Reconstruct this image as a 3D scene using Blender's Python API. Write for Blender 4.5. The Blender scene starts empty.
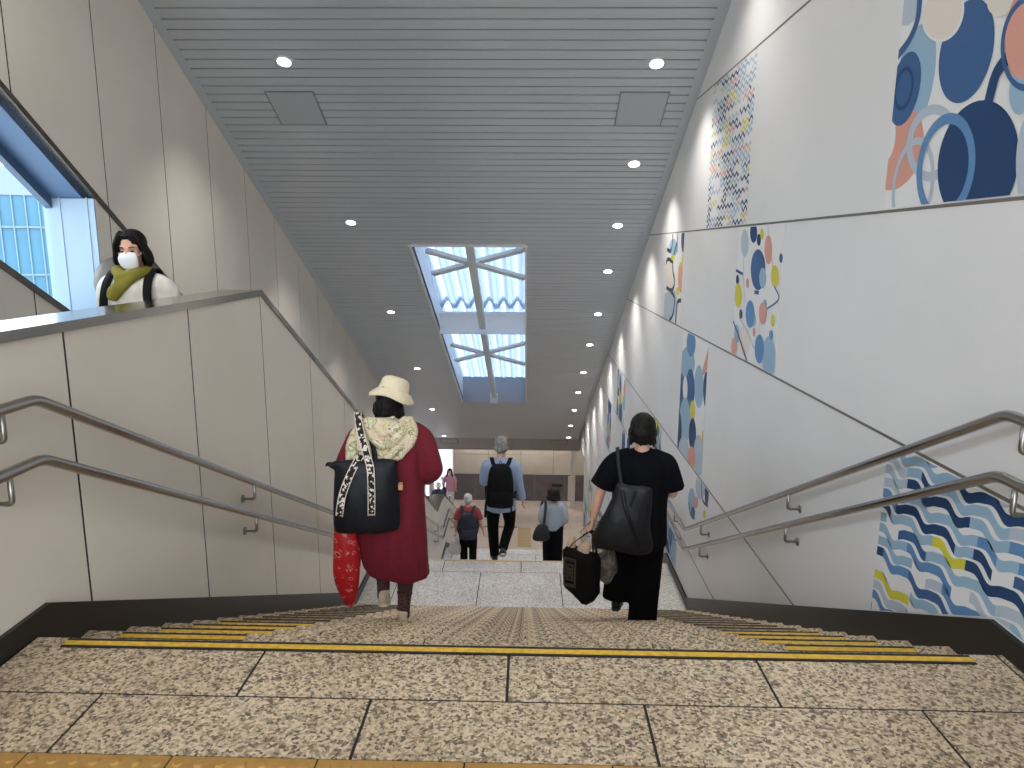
import bpy, bmesh, math, random
from mathutils import Vector, Matrix, noise
random.seed(7)
SC = bpy.context.scene
COL = SC.collection
V = Vector

# ------------------------------------------------------------------ materials
def s2l(c):
    return tuple(((v/255)/12.92 if v/255 <= .04045 else ((v/255+.055)/1.055)**2.4) for v in c)+(1,)
MATS = {}
def mat(name, rgb, rough=.6, metal=0.0, var=0.0, vscale=8.0, bump=0.0, bscale=60.0, spec=.5, **kw):
    if name in MATS: return MATS[name]
    m = bpy.data.materials.new(name); m.use_nodes = True
    nt = m.node_tree; b = nt.nodes['Principled BSDF']
    b.inputs['Roughness'].default_value = rough; b.inputs['Metallic'].default_value = metal
    b.inputs['Specular IOR Level'].default_value = spec
    col = s2l(rgb); b.inputs['Base Color'].default_value = col
    tc = nt.nodes.new('ShaderNodeTexCoord')
    if var > 0:
        n = nt.nodes.new('ShaderNodeTexNoise'); n.inputs['Scale'].default_value = vscale; n.inputs['Detail'].default_value = 5
        r = nt.nodes.new('ShaderNodeValToRGB')
        r.color_ramp.elements[0].position = .3; r.color_ramp.elements[1].position = .7
        r.color_ramp.elements[0].color = tuple(c*(1-var) for c in col[:3])+(1,)
        r.color_ramp.elements[1].color = tuple(min(1, c*(1+var*.6)) for c in col[:3])+(1,)
        nt.links.new(tc.outputs['Object'], n.inputs['Vector']); nt.links.new(n.outputs['Fac'], r.inputs['Fac'])
        nt.links.new(r.outputs['Color'], b.inputs['Base Color'])
    if bump > 0:
        n2 = nt.nodes.new('ShaderNodeTexNoise'); n2.inputs['Scale'].default_value = bscale; n2.inputs['Detail'].default_value = 4
        bp = nt.nodes.new('ShaderNodeBump'); bp.inputs['Strength'].default_value = bump; bp.inputs['Distance'].default_value = .01
        nt.links.new(tc.outputs['Object'], n2.inputs['Vector']); nt.links.new(n2.outputs['Fac'], bp.inputs['Height'])
        nt.links.new(bp.outputs['Normal'], b.inputs['Normal'])
    MATS[name] = m
    return m
def emit_mat(name, rgb, strength):
    m = bpy.data.materials.new(name); m.use_nodes = True
    b = m.node_tree.nodes['Principled BSDF']
    b.inputs['Base Color'].default_value = s2l(rgb)
    b.inputs['Emission Color'].default_value = s2l(rgb); b.inputs['Emission Strength'].default_value = strength
    MATS[name] = m; return m
def ramp_mat(name, kind, scale, stops, rough=.7, coords='Object', stretch=None, const=False, detail=3, bump=0, distort=0):
    """procedural pattern material: noise / voronoi / wave through a colour ramp"""
    m = bpy.data.materials.new(name); m.use_nodes = True
    nt = m.node_tree; b = nt.nodes['Principled BSDF']; b.inputs['Roughness'].default_value = rough
    tc = nt.nodes.new('ShaderNodeTexCoord'); mp = nt.nodes.new('ShaderNodeMapping')
    if stretch: mp.inputs['Scale'].default_value = stretch
    nt.links.new(tc.outputs[coords], mp.inputs['Vector'])
    if kind == 'noise':
        t = nt.nodes.new('ShaderNodeTexNoise'); t.inputs['Detail'].default_value = detail; t.inputs['Distortion'].default_value = distort; out = t.outputs['Fac']
    elif kind == 'voronoi':
        t = nt.nodes.new('ShaderNodeTexVoronoi'); out = t.outputs['Distance']
    elif kind == 'cell':
        t = nt.nodes.new('ShaderNodeTexVoronoi')
        sp = nt.nodes.new('ShaderNodeSeparateColor'); nt.links.new(t.outputs['Color'], sp.inputs['Color']); out = sp.outputs['Red']
    elif kind == 'wave':
        t = nt.nodes.new('ShaderNodeTexWave'); t.inputs['Distortion'].default_value = distort; out = t.outputs['Fac']
    t.inputs['Scale'].default_value = scale
    nt.links.new(mp.outputs['Vector'], t.inputs['Vector'])
    r = nt.nodes.new('ShaderNodeValToRGB')
    if const: r.color_ramp.interpolation = 'CONSTANT'
    while len(r.color_ramp.elements) < len(stops): r.color_ramp.elements.new(.5)
    for e, (p, c) in zip(r.color_ramp.elements, stops):
        e.position = p; e.color = s2l(c)
    nt.links.new(out, r.inputs['Fac']); nt.links.new(r.outputs['Color'], b.inputs['Base Color'])
    if bump:
        bp = nt.nodes.new('ShaderNodeBump'); bp.inputs['Strength'].default_value = bump; bp.inputs['Distance'].default_value = .005
        nt.links.new(out, bp.inputs['Height']); nt.links.new(bp.outputs['Normal'], b.inputs['Normal'])
    MATS[name] = m; return m
def granite(name, light, mid, dark, seed=0):
    m = bpy.data.materials.new(name); m.use_nodes = True
    nt = m.node_tree; b = nt.nodes['Principled BSDF']; b.inputs['Roughness'].default_value = .5
    tc = nt.nodes.new('ShaderNodeTexCoord')
    v = nt.nodes.new('ShaderNodeTexVoronoi'); v.inputs['Scale'].default_value = 105
    sp = nt.nodes.new('ShaderNodeSeparateColor'); nt.links.new(v.outputs['Color'], sp.inputs['Color'])
    fn = nt.nodes.new('ShaderNodeTexNoise'); fn.inputs['Scale'].default_value = 26; fn.inputs['Detail'].default_value = 3; nt.links.new(tc.outputs['Object'], fn.inputs['Vector'])
    ad = nt.nodes.new('ShaderNodeMath'); ad.operation = 'MULTIPLY_ADD'; ad.inputs[1].default_value = .62
    nt.links.new(sp.outputs['Red'], ad.inputs[0])
    sc_ = nt.nodes.new('ShaderNodeMath'); sc_.operation = 'MULTIPLY'; sc_.inputs[1].default_value = .40
    nt.links.new(fn.outputs['Fac'], sc_.inputs[0]); nt.links.new(sc_.outputs[0], ad.inputs[2])
    r = nt.nodes.new('ShaderNodeValToRGB')
    st = [(.24, dark), (.40, mid), (.60, light), (.80, tuple(min(255, c+20) for c in light))]
    while len(r.color_ramp.elements) < 4: r.color_ramp.elements.new(.5)
    for e, (p, c) in zip(r.color_ramp.elements, st): e.position = p; e.color = s2l(c)
    n = nt.nodes.new('ShaderNodeTexNoise'); n.inputs['Scale'].default_value = 1.7; n.inputs['Detail'].default_value = 4
    mx = nt.nodes.new('ShaderNodeMix'); mx.data_type = 'RGBA'; mx.blend_type = 'MULTIPLY'; mx.inputs['Factor'].default_value = .45
    r2 = nt.nodes.new('ShaderNodeValToRGB'); r2.color_ramp.elements[0].position = .35; r2.color_ramp.elements[0].color = (.62, .57, .5, 1)
    r2.color_ramp.elements[1].position = .62; r2.color_ramp.elements[1].color = (1, 1, 1, 1)
    for t in (v, n): nt.links.new(tc.outputs['Object'], t.inputs['Vector'])
    nt.links.new(ad.outputs[0], r.inputs['Fac']); nt.links.new(n.outputs['Fac'], r2.inputs['Fac'])
    nt.links.new(r.outputs['Color'], mx.inputs['A']); nt.links.new(r2.outputs['Color'], mx.inputs['B'])
    nt.links.new(mx.outputs['Result'], b.inputs['Base Color'])
    MATS[name] = m; return m

M_gran = granite('granite', (206, 186, 157), (168, 148, 121), (100, 87, 73))
M_gran_cool = granite('cool lit granite', (208, 206, 204), (190, 187, 184), (156, 152, 148))  # same granite; cool skylight painted in as a lighter, greyer colour
M_joint = mat('tile joint', (40, 36, 33), .9)
M_wall = mat('painted concrete panel', (222, 214, 202), .55, var=.05, vscale=1.3, bump=.06, bscale=120)
M_wallr = mat('white wall panel', (222, 222, 222), .5, var=.05, vscale=.9, bump=.06, bscale=90)
M_dark = mat('dark joint', (44, 41, 38), .8)
M_seam = mat('wall seam trim', (128, 122, 114), .45, .4)
M_slat = mat('ceiling slat', (186, 191, 196), .38, .3)
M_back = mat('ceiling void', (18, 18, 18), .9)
M_plaster = mat('grey soffit', (150, 150, 150), .7)
M_black = mat('black stone skirting', (26, 24, 23), .38, var=.3, vscale=90)
M_steel = mat('brushed steel', (150, 146, 142), .3, 1.0)
M_rail = mat('rail steel', (176, 172, 168), .24, 1.0)
M_cap = mat('polished steel cap', (150, 146, 140), .16, 1.0)
M_capedge = mat('cap edge', (104, 98, 92), .4, .8)
M_yellow = mat('yellow strip', (222, 180, 62), .7, var=.25, vscale=40)
M_blackstrip = mat('black rubber', (40, 36, 32), .8)
M_tact = mat('yellow tactile tile', (176, 134, 68), .6, var=.15, vscale=25)
M_white = mat('white metal', (225, 226, 228), .5)
M_whitepaint = mat('white paint', (232, 234, 236), .55)
M_blue_metal = mat('blue grey metal', (96, 124, 156), .45, .3)
M_beam = mat('grey steel beam', (205, 210, 212), .5)
M_brown = mat('bottom panel beige', (210, 200, 188), .45, var=.06, vscale=2)
M_darkband = mat('dark stone band', (106, 100, 104), .25, var=.15, vscale=3)
M_floorb = mat('pink beige tile', (184, 170, 162), .35, var=.06, vscale=4)
M_skirt_grey = mat('grey plinth', (120, 116, 112), .6)
M_rubber = mat('rubber', (30, 30, 32), .7)
M_hatch = mat('hatch grey', (176, 180, 184), .5, .2)
M_lamp = emit_mat('lamp glow', (255, 246, 232), 9.0)
M_daywin = emit_mat('daylight sheet', (236, 240, 250), .55)
M_fill = emit_mat('fill glow', (255, 246, 230), 3.0)
M_hall_fill = emit_mat('hall fill glow', (255, 250, 242), 26.0)

# ------------------------------------------------------------------ builders
def link(o, parent=None):
    COL.objects.link(o)
    if parent: o.parent = parent
    return o
def obj(name, bm, mats, parent=None, smooth=False, loc=None):
    me = bpy.data.meshes.new(name)
    bm.normal_update(); bm.to_mesh(me); bm.free()
    for m in (mats if isinstance(mats, (list, tuple)) else [mats]): me.materials.append(m)
    if smooth:
        me.polygons.foreach_set('use_smooth', [True]*len(me.polygons))
    o = bpy.data.objects.new(name, me)
    if loc is not None: o.location = loc
    return link(o, parent)
def tag(o, label, cat, group=None, kind=None):
    o['label'] = label; o['category'] = cat
    if group: o['group'] = group
    if kind: o['kind'] = kind
    return o
def struct(name, bm, mats, label=None):
    o = obj(name, bm, mats); o['kind'] = 'structure'
    if label: o['label'] = label
    return o
def empty(name, loc=(0, 0, 0), rz=0):
    o = bpy.data.objects.new(name, None); o.location = loc; o.rotation_euler = (0, 0, rz); o.empty_display_size = .1
    return link(o)
def box(bm, x0, x1, y0, y1, z0, z1, mi=0):
    vs = [bm.verts.new((x, y, z)) for z in (z0, z1) for y in (y0, y1) for x in (x0, x1)]
    for f in ((0, 2, 3, 1), (4, 5, 7, 6), (0, 1, 5, 4), (2, 6, 7, 3), (0, 4, 6, 2), (1, 3, 7, 5)):
        bm.faces.new([vs[i] for i in f]).material_index = mi
def prism(bm, pts, x0, x1, mi=0):
    """(y,z) outline pushed along x"""
    a = [bm.verts.new((x0, y, z)) for y, z in pts]; b = [bm.verts.new((x1, y, z)) for y, z in pts]
    n = len(pts)
    fs = [bm.faces.new(a), bm.faces.new(b[::-1])]
    for i in range(n):
        j = (i+1) % n
        fs.append(bm.faces.new((a[j], a[i], b[i], b[j])))
    for f in fs: f.material_index = mi
    bmesh.ops.recalc_face_normals(bm, faces=fs)
def obox(bm, c, ax, ay, az, mi=0):
    """oriented box from centre and three half axes"""
    c, ax, ay, az = V(c), V(ax), V(ay), V(az)
    vs = [bm.verts.new(c+ax*i+ay*j+az*k) for k in (-1, 1) for j in (-1, 1) for i in (-1, 1)]
    fs = [bm.faces.new([vs[i] for i in f]) for f in ((0, 2, 3, 1), (4, 5, 7, 6), (0, 1, 5, 4), (2, 6, 7, 3), (0, 4, 6, 2), (1, 3, 7, 5))]
    for f in fs: f.material_index = mi
    bmesh.ops.recalc_face_normals(bm, faces=fs)
def disc(bm, c, r, h, n=28, mi=0, axis='z'):
    ra, rb = [], []
    for i in range(n):
        a = 2*math.pi*i/n
        if axis == 'z': p, q = V((r*math.cos(a), r*math.sin(a), 0)), V((0, 0, h))
        else: p, q = V((0, r*math.cos(a), r*math.sin(a))), V((h, 0, 0))
        ra.append(bm.verts.new(V(c)+p)); rb.append(bm.verts.new(V(c)+p+q))
    fs = [bm.faces.new(ra), bm.faces.new(rb)]
    for i in range(n): fs.append(bm.faces.new((ra[i], ra[(i+1) % n], rb[(i+1) % n], rb[i])))
    for f in fs: f.material_index = mi
    bmesh.ops.recalc_face_normals(bm, faces=fs)
def catmull(pts, sub):
    if len(pts) < 3 or sub < 2: 
        if sub < 2: return list(pts)
    P = [pts[0]*2-pts[1]]+list(pts)+[pts[-1]*2-pts[-2]]
    out = []
    for i in range(1, len(P)-2):
        p0, p1, p2, p3 = P[i-1:i+3]
        for k in range(sub):
            t = k/sub
            out.append(.5*((2*p1)+(p2-p0)*t+(2*p0-5*p1+4*p2-p3)*t*t+(3*p1-p0-3*p2+p3)*t**3))
    out.append(pts[-1]); return out
def tube(bm, pts, rad, ref=(1, 0, 0), n=14, sub=4, cap=.5, mi=0):
    """closed loft; rad = list of (along ref, across) or floats; rounded ends"""
    rad = [(r, r) if not isinstance(r, (tuple, list)) else r for r in rad]
    Q = [V((*p, )) for p in pts]; R = [V((r[0], r[1], 0)) for r in rad]
    if len(Q) > 1 and sub > 1: Q, R = catmull(Q, sub), catmull(R, sub)
    ref = V(ref); rings = []
    N = len(Q)
    st = []
    for i in range(N):
        t = (Q[min(i+1, N-1)]-Q[max(i-1, 0)]).normalized()
        st.append((Q[i], t, R[i].x, R[i].y))
    if cap > 0:
        p, t, a, b = st[0]; q, u, c, d = st[-1]
        m0, m1 = min(a, b)*cap, min(c, d)*cap
        st = [(p-t*m0*k, t, a*w, b*w) for k, w in ((.95, .3), (.6, .75))]+st+[(q+u*m1*k, u, c*w, d*w) for k, w in ((.6, .75), (.95, .3))]
    for p, t, a, b in st:
        x = ref-t*ref.dot(t)
        if x.length < 1e-4: x = V((0, 1, 0))-t*t.y
        x.normalize(); y = t.cross(x)
        rings.append([bm.verts.new(p+x*max(a, 1e-4)*math.cos(2*math.pi*k/n)+y*max(b, 1e-4)*math.sin(2*math.pi*k/n)) for k in range(n)])
    fs = [bm.faces.new(rings[0][::-1]), bm.faces.new(rings[-1])]
    for A, B in zip(rings, rings[1:]):
        for k in range(n):
            fs.append(bm.faces.new((A[k], A[(k+1) % n], B[(k+1) % n], B[k])))
    for f in fs: f.material_index = mi
def ell(bm, c, r, rot=None, seg=16, mi=0):
    m = Matrix.Translation(V(c)) @ (rot.to_4x4() if rot else Matrix.Identity(4)) @ Matrix.Diagonal((*r, 1))
    res = bmesh.ops.create_uvsphere(bm, u_segments=seg, v_segments=max(8, seg//2+2), radius=1, matrix=m)
    for v in res['verts']:
        for f in v.link_faces: f.material_index = mi
def ribbon(bm, pts, w, th, side, mi=0, sub=4):
    """flat band along pts; side = direction(s) of its width"""
    Q = catmull([V(p) for p in pts], sub)
    sides = [V(side)]*len(Q) if not isinstance(side, list) else catmull([V(s) for s in side], sub)
    prev = None
    for i, p in enumerate(Q):
        t = (Q[min(i+1, len(Q)-1)]-Q[max(i-1, 0)]).normalized()
        s = (sides[i]-t*sides[i].dot(t)).normalized()*w/2; nn = t.cross(s).normalized()*th/2
        ring = [bm.verts.new(p+a*s+b*nn) for a, b in ((-1, -1), (1, -1), (1, 1), (-1, 1))]
        if prev:
            for k in range(4): bm.faces.new((prev[k], prev[(k+1) % 4], ring[(k+1) % 4], ring[k])).material_index = mi
        else: bm.faces.new(ring[::-1]).material_index = mi
        prev = ring
    bm.faces.new(prev).material_index = mi
def remesh(name, bm, m, parent, vox=.008, smooth=2, fold=0.0, fscale=(9, 9, 3), mats=None):
    """one continuous surface out of everything in bm"""
    me = bpy.data.meshes.new(name); bm.to_mesh(me); bm.free()
    t = bpy.data.objects.new(name+'_raw', me); COL.objects.link(t)
    md = t.modifiers.new('r', 'REMESH'); md.mode = 'VOXEL'; md.voxel_size = vox
    dg = bpy.context.evaluated_depsgraph_get()
    new = bpy.data.meshes.new_from_object(t.evaluated_get(dg))
    bpy.data.objects.remove(t); bpy.data.meshes.remove(me)
    b2 = bmesh.new(); b2.from_mesh(new)
    for _ in range(smooth): bmesh.ops.smooth_vert(b2, verts=b2.verts, factor=.5, use_axis_x=True, use_axis_y=True, use_axis_z=True)
    if fold:
        b2.normal_update()
        for v in b2.verts:
            q = V((v.co.x*fscale[0], v.co.y*fscale[1], v.co.z*fscale[2]))
            d = noise.noise(q)+.5*noise.noise(q*2.1+V((3, 1, 7)))
            v.co += v.normal*d*fold
    b2.to_mesh(new); b2.free(); new.name = name
    new.materials.clear(); new.materials.append(m)
    new.polygons.foreach_set('use_smooth', [True]*len(new.polygons))
    o = bpy.data.objects.new(name, new)
    return link(o, parent)
# ------------------------------------------------------------------ layout (metres; camera above the top landing, stairs run down along +y)
XL, XR = -1.92, 1.82           # faces of the two stair walls
R, T = .15333, .31             # riser, tread
F1 = (2.54, 0.0, 16); F2 = (8.72, -2.4533, 20); F3 = (16.15, -5.52, 20)
L1Y, L1Z = 7.19, -2.4533
L2Y, L2Z = 14.61, -5.52
BY, BZ = 22.04, -8.5867
BACK = 27.94
CS = .5
def zc(y): return 3.70-CS*(y-7.23)        # sloped ceiling height
def path(off, y0, y1, shift=0.0):
    """line that runs a constant height above landings and nosings"""
    k = R/T
    pts = [(y0, off)]
    for (y, z, n), ly, lz in ((F1, L1Y, L1Z), (F2, L2Y, L2Z), (F3, BY, BZ)):
        a, b = y+shift, y+shift+(z-lz)/k
        if a > y0: pts.append((a, z+off))
        pts.append((b, lz+off))
    pts.append((60.0, pts[-1][1])); out = [pts[0]]
    for (ya, za), (yb, zb) in zip(pts, pts[1:]):
        if yb <= y1: out.append((yb, zb))
        else:
            out.append((y1, za+(zb-za)*(y1-ya)/(yb-ya))); break
    return out

# ------------------------------------------------------------------ floors and stairs
def tile_rows(bm, rows, x0, x1, z, ln, gap=.010, mi=0, th=.03):
    for y0, y1, off in rows:
        x = x0 + off - ln*math.ceil(off/ln) if off > 0 else x0
        while x < x1-1e-6:
            a, b = max(x, x0), min(x+ln, x1)
            if b-a > .02: box(bm, a+gap/2, b-gap/2, y0+gap/2, y1-gap/2, z-th, z, mi)
            x += ln
bm = bmesh.new()
tile_rows(bm, [(2.19, 2.54, 1.86), (1.893, 2.19, 2.32)], XL, XR, 0, .917)
rows = [(1.458-.45*(i+1), 1.458-.45*i, .3 if i % 2 else .7) for i in range(14)]
tile_rows(bm, rows, XL, XR, 0, .905)
box(bm, XL, XR, -5, 2.535, -.3, -.0025, 1)
struct('floor', bm, [M_gran, M_joint], 'speckled granite top landing')
bm = bmesh.new()
tile_rows(bm, [(8.36, 8.72, 1.86), (7.47, 8.36, 2.34), (7.19, 7.47, 1.86)], XL, XR, L1Z, .977)
box(bm, XL, XR, 7.15, 8.715, L1Z-.3, L1Z-.004, 1)
struct('floor', bm, [M_gran_cool, M_joint], 'first granite landing between flights')
bm = bmesh.new()
tile_rows(bm, [(15.8, 16.15, .5), (15.0, 15.8, .2), (14.61, 15.0, .5)], XL, XR, L2Z, .97)
box(bm, XL, XR, 14.55, 16.145, L2Z-.3, L2Z-.004, 1)
struct('floor', bm, [M_gran_cool, M_joint], 'second granite landing between flights')
bm = bmesh.new()
tile_rows(bm, [(22.04+.6*i, 22.64+.6*i, .3*(i % 2)+.01) for i in range(10)], -6.5, 6.0, BZ, .6, gap=.008)
box(bm, -6.5, 6.0, 22.0, 28.2, BZ-.3, BZ-.003, 1)
struct('floor', bm, [M_floorb, mat('floor grout', (150, 132, 122), .8)], 'pinkish tiled floor of the lower hall')

def strip_mesh(x0, x1):
    bm = bmesh.new()
    box(bm, x0, x1, -.078, -.020, -.002, .003, 0)
    box(bm, x0, x1, -.078, -.066, -.002, .0045, 1); box(bm, x0, x1, -.032, -.020, -.002, .0045, 1)
    return bm
def flight(name, label, spec, m, yellow, strips):
    y0, z0, n = spec
    t = tag(empty(name, (0, y0, z0)), label, 'stairs')
    protos = []
    for v in range(2):
        bm = bmesh.new()
        ln = .97
        x = XL - (.45 if v else .02)
        while x < XR:
            a, b = max(x, XL)+.003, min(x+ln, XR)-.003
            if b-a > .02:
                # tread slab with a rounded nosing, riser slab below it
                pr = [(0, -.03), (0, 0), (T+.006, 0), (T+.012, -.004), (T+.012, -.026), (T+.008, -.03)]
                prism(bm, pr, a, b, 0)
                box(bm, a, b, T-.02, T, -R, -.03, 0)
            x += ln
        box(bm, XL, XR, 0, T-.006, -.34, -.006, 1)
        me = bpy.data.meshes.new('step'); bm.normal_update(); bm.to_mesh(me); bm.free()
        me.materials.append(m); me.materials.append(M_joint); protos.append(me)
    smesh = []
    for a, b in ((-1.74, -1.20), (1.10, 1.64)):
        q = bpy.data.meshes.new('nosing_strip'); bb = strip_mesh(a, b); bb.to_mesh(q); bb.free()
        q.materials.append(M_yellow); q.materials.append(M_blackstrip); smesh.append(q)
    worn = []  # from the fifth step down the strips take a drabber tone
    for q in smesh:
        w_ = q.copy(); w_.materials[0] = mat('drab strip', (120, 108, 84), .8); worn.append(w_)
    for k in range(1, n):
        o = link(bpy.data.objects.new('step', protos[k % 2]), t)
        o.location = (0, T*(k-1), -R*k)
        if strips:
            for q in (smesh if k <= 4 else worn):
                s = link(bpy.data.objects.new('nosing_strip', q), o); s.location = (0, T+.012, 0)
                s['label'] = 'short yellow anti-slip strip edged in black' if k <= 4 else 'short drab black anti-slip strip'
    return t
st1 = flight('staircase', 'upper granite stair flight right below the top landing, with long yellow edge strip', F1, M_gran, True, True)
o = obj('nosing_strip', strip_mesh(-1.76, 1.665), [M_yellow, M_blackstrip], st1, loc=(0, .005, 0)); o['label'] = 'full-width yellow anti-slip strip edged in black'
flight('staircase', 'middle granite stair flight that the man with the black backpack descends', F2, M_gran_cool, False, False)
flight('staircase', 'lowest granite stair flight leading to the pinkish hall floor', F3, M_gran_cool, False, False)
# edge of landing 1: brass coloured line
for (y, z), lb in (((8.72, L1Z), 'brass edge of the first landing'), ((16.15, L2Z), 'brass edge of the second landing')):
    bm = bmesh.new(); box(bm, XL+.02, XR-.02, y-.045, y-.012, z-.003, z+.004)
    struct('trim', bm, mat('brass edge', (196, 168, 112), .5), lb)

# tactile paving across the top landing
tp = tag(empty('tactile_paving', (0, 1.458, 0)), 'row of yellow tactile tiles with round studs on the top landing', 'tactile paving')
bm = bmesh.new(); L = .436
box(bm, .003, L-.003, .003, .432, -.03, .003)
for i in range(7):
    for j in range(7):
        c = V((.031+.0623*i, .031+.0617*j, .003))
        rb = [bm.verts.new(c+V((.0165*math.cos(a*math.pi/7), .0165*math.sin(a*math.pi/7), 0))) for a in range(14)]
        rt = [bm.verts.new(c+V((.011*math.cos(a*math.pi/7), .011*math.sin(a*math.pi/7), .005))) for a in range(14)]
        bm.faces.new(rt)
        for a in range(14): bm.faces.new((rb[a], rb[(a+1) % 14], rt[(a+1) % 14], rt[a]))
tme = bpy.data.meshes.new('paving_tile'); bm.normal_update(); bm.to_mesh(tme); bm.free(); tme.materials.append(M_tact)
x = -1.92
k = 0
for xx in (-1.919, -1.483, -1.047, -.611, -.175, .261, .697, 1.133):
    o = link(bpy.data.objects.new('paving_tile', tme), tp); o.location = (xx, 0, 0)
bm = bmesh.new(); box(bm, 1.572, XR, 1.461, 1.890, -.03, .0); obj('edge_tile', bm, M_gran, tp, loc=(0, -1.458, 0))
bm = bmesh.new()
for i in range(7): box(bm, -.30+.0*i, .16, 23.36+.245*i, 23.36+.245*i+.2, BZ-.002, BZ+.006)
for i in range(6): box(bm, -.28+.075*i, -.24+.075*i, 23.36, 25.05, BZ, BZ+.010)
tag(obj('tactile_paving', bm, mat('faded tactile tile', (170, 148, 112), .6)), 'beige ribbed guiding pad on the lower hall floor', 'tactile paving')
bm = bmesh.new(); box(bm, -1.9, -.34, 25.03, 25.18, BZ-.002, BZ+.006)
tag(obj('floor_channel', bm, mat('floor drain', (128, 112, 104), .6)), 'narrow darker channel crossing the lower hall floor', 'floor drain')

# ------------------------------------------------------------------ black skirting beside the stairs
def band(bm, up, lo, x0, x1, mi=0):
    """strip between two polylines sharing y stations"""
    for (ya, za), (yb, zb), (_, wa), (_, wb) in zip(up, up[1:], lo, lo[1:]):
        prism(bm, [(ya, wa), (yb, wb), (yb, zb), (ya, za)], x0, x1, mi)
up = path(.09, -5, 22.1, .10)
for side, x0, x1 in (('left', XL-.01, XL+.022), ('right', XR-.022, XR+.01)):
    bm = bmesh.new()
    lo = [(y, z-.62) for y, z in up]
    band(bm, up, lo, x0, x1)
    struct('baseboard_'+side, bm, M_black)

# ------------------------------------------------------------------ left parapet wall and its steel cap
def interp(pts, y):
    for (a, za), (b, zb) in zip(pts, pts[1:]):
        if a <= y <= b: return za+(zb-za)*(y-a)/(b-a) if b > a else za
    return pts[-1][1] if y > pts[-1][0] else pts[0][1]
CAP = [(-5, 1.145), (5.16, 1.145), (8.9, -.90), (14.72, -4.10), (16.0, -4.19), (21.9, -7.08), (22.6, -7.12)]
base = path(-.5, -5, 22.6)
bm = bmesh.new()
ys = sorted(set([-5, 22.6]+[round(2.932+1.11*k, 3) for k in range(-7, 18)]))
for a, b in zip(ys, ys[1:]):
    st = sorted(set([a+.009, b-.009]+[y for y, _ in CAP+base if a+.01 < y < b-.01]))
    for p, q in zip(st, st[1:]):
        prism(bm, [(p, interp(base, p)), (q, interp(base, q)), (q, interp(CAP, q)), (p, interp(CAP, p))], XL-.03, XL, 0)
st = sorted(set([y for y, _ in CAP+base]))
for p, q in zip(st, st[1:]):
    prism(bm, [(p, interp(base, p)), (q, interp(base, q)), (q, interp(CAP, q)-.002), (p, interp(CAP, p)-.002)], XL-.235, XL-.003, 1)
struct('wall_left', bm, [M_wall, M_dark], 'parapet between stairs and escalator')
bm = bmesh.new()
n = len(CAP)
upc = [(y, z+.042) for y, z in CAP]
band(bm, upc, CAP, XL-.262, XL+.014)
struct('trim_1', bm, [M_cap], 'polished steel cap of the left parapet')

# ------------------------------------------------------------------ outer left wall with sloped windows
def xo(y): return -3.655-.026*(max(y, 2)-7.2)
WTOP = lambda y: 2.485-.645*(y-5.19)
WBOT = lambda y: 1.335-.56*(y-5.0)
OPEN = [(2.6, 6.14), (6.56, 8.35)]
bm = bmesh.new()
ys = sorted(set([-5, 24.0, 2.6, 6.14, 6.56, 8.35]+[round(5.225+1.115*k, 3) for k in range(-9, 17)]))
joints = set([round(5.225+1.115*k, 3) for k in range(-9, 17)])
def panel(bm, y0, y1, z00, z01, z10, z11, th=.03, mi=0, dx=0):
    # bottom at y0,y1 ; top at y0,y1 on the outer wall line
    vs = []
    for d in (0, -th):
        for y, z in ((y0, z00), (y1, z01), (y1, z11), (y0, z10)): vs.append(bm.verts.new((xo(y)+d+dx, y, z)))
    fs = [bm.faces.new(vs[:4]), bm.faces.new(vs[4:][::-1])]+[bm.faces.new((vs[i], vs[4+i], vs[4+(i+1) % 4], vs[(i+1) % 4])) for i in range(4)]
    for f in fs: f.material_index = mi
    bmesh.ops.recalc_face_normals(bm, faces=fs)
def ztop(y): return min(zc(y), 6.0)+.02
for a, b in zip(ys, ys[1:]):
    ga = .009 if a in joints else 0; gb = .009 if b in joints else 0
    mid = (a+b)/2
    inw = any(p <= mid <= q for p, q in OPEN)
    for (p, q, th, mi, dx) in ((a+ga, b-gb, .03, 0, 0), (a, b, .10, 1, -.003)):
        zb = -9.2 if mid > 8.4 else -8
        zb = max(-9.2, -1.2-.54*max(0, mid-4)-1.2)
        if inw:
            panel(bm, p, q, WTOP(p), WTOP(q), ztop(p), ztop(q), th, mi, dx)
            panel(bm, p, q, zb, zb, WBOT(p), WBOT(q), th, mi, dx)
        else:
            panel(bm, p, q, zb, zb, ztop(p), ztop(q), th, mi, dx)
struct('wall_outer', bm, [M_wall, M_dark], 'tall outer wall left of the escalator')
# dark edging trims along both window edges (run over the pier too)
for nm, fn, dz, y0, y1 in (('trim_2', WTOP, .0, 2.6, 8.4), ('trim_3', WBOT, 0, 2.6, 8.4)):
    bm = bmesh.new()
    vs = []
    s = 1 if nm == 'trim_2' else -1
    for d in (.012, -.03):
        for y, z in ((y0, fn(y0)), (y1, fn(y1)), (y1, fn(y1)+s*.055), (y0, fn(y0)+s*.055)): vs.append(bm.verts.new((xo(y)+d, y, z)))
    fs = [bm.faces.new(vs[:4]), bm.faces.new(vs[4:][::-1])]+[bm.faces.new((vs[i], vs[4+i], vs[4+(i+1) % 4], vs[(i+1) % 4])) for i in range(4)]
    bmesh.ops.recalc_face_normals(bm, faces=fs)
    struct(nm, bm, M_capedge)
M_glass = bpy.data.materials.new('window glass'); M_glass.use_nodes = True
_b = M_glass.node_tree.nodes['Principled BSDF']; _b.inputs['Transmission Weight'].default_value = 1; _b.inputs['Roughness'].default_value = 0
_b.inputs['IOR'].default_value = 1.02; _b.inputs['Base Color'].default_value = (.9, .96, 1, 1)
DEP = .36
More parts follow.
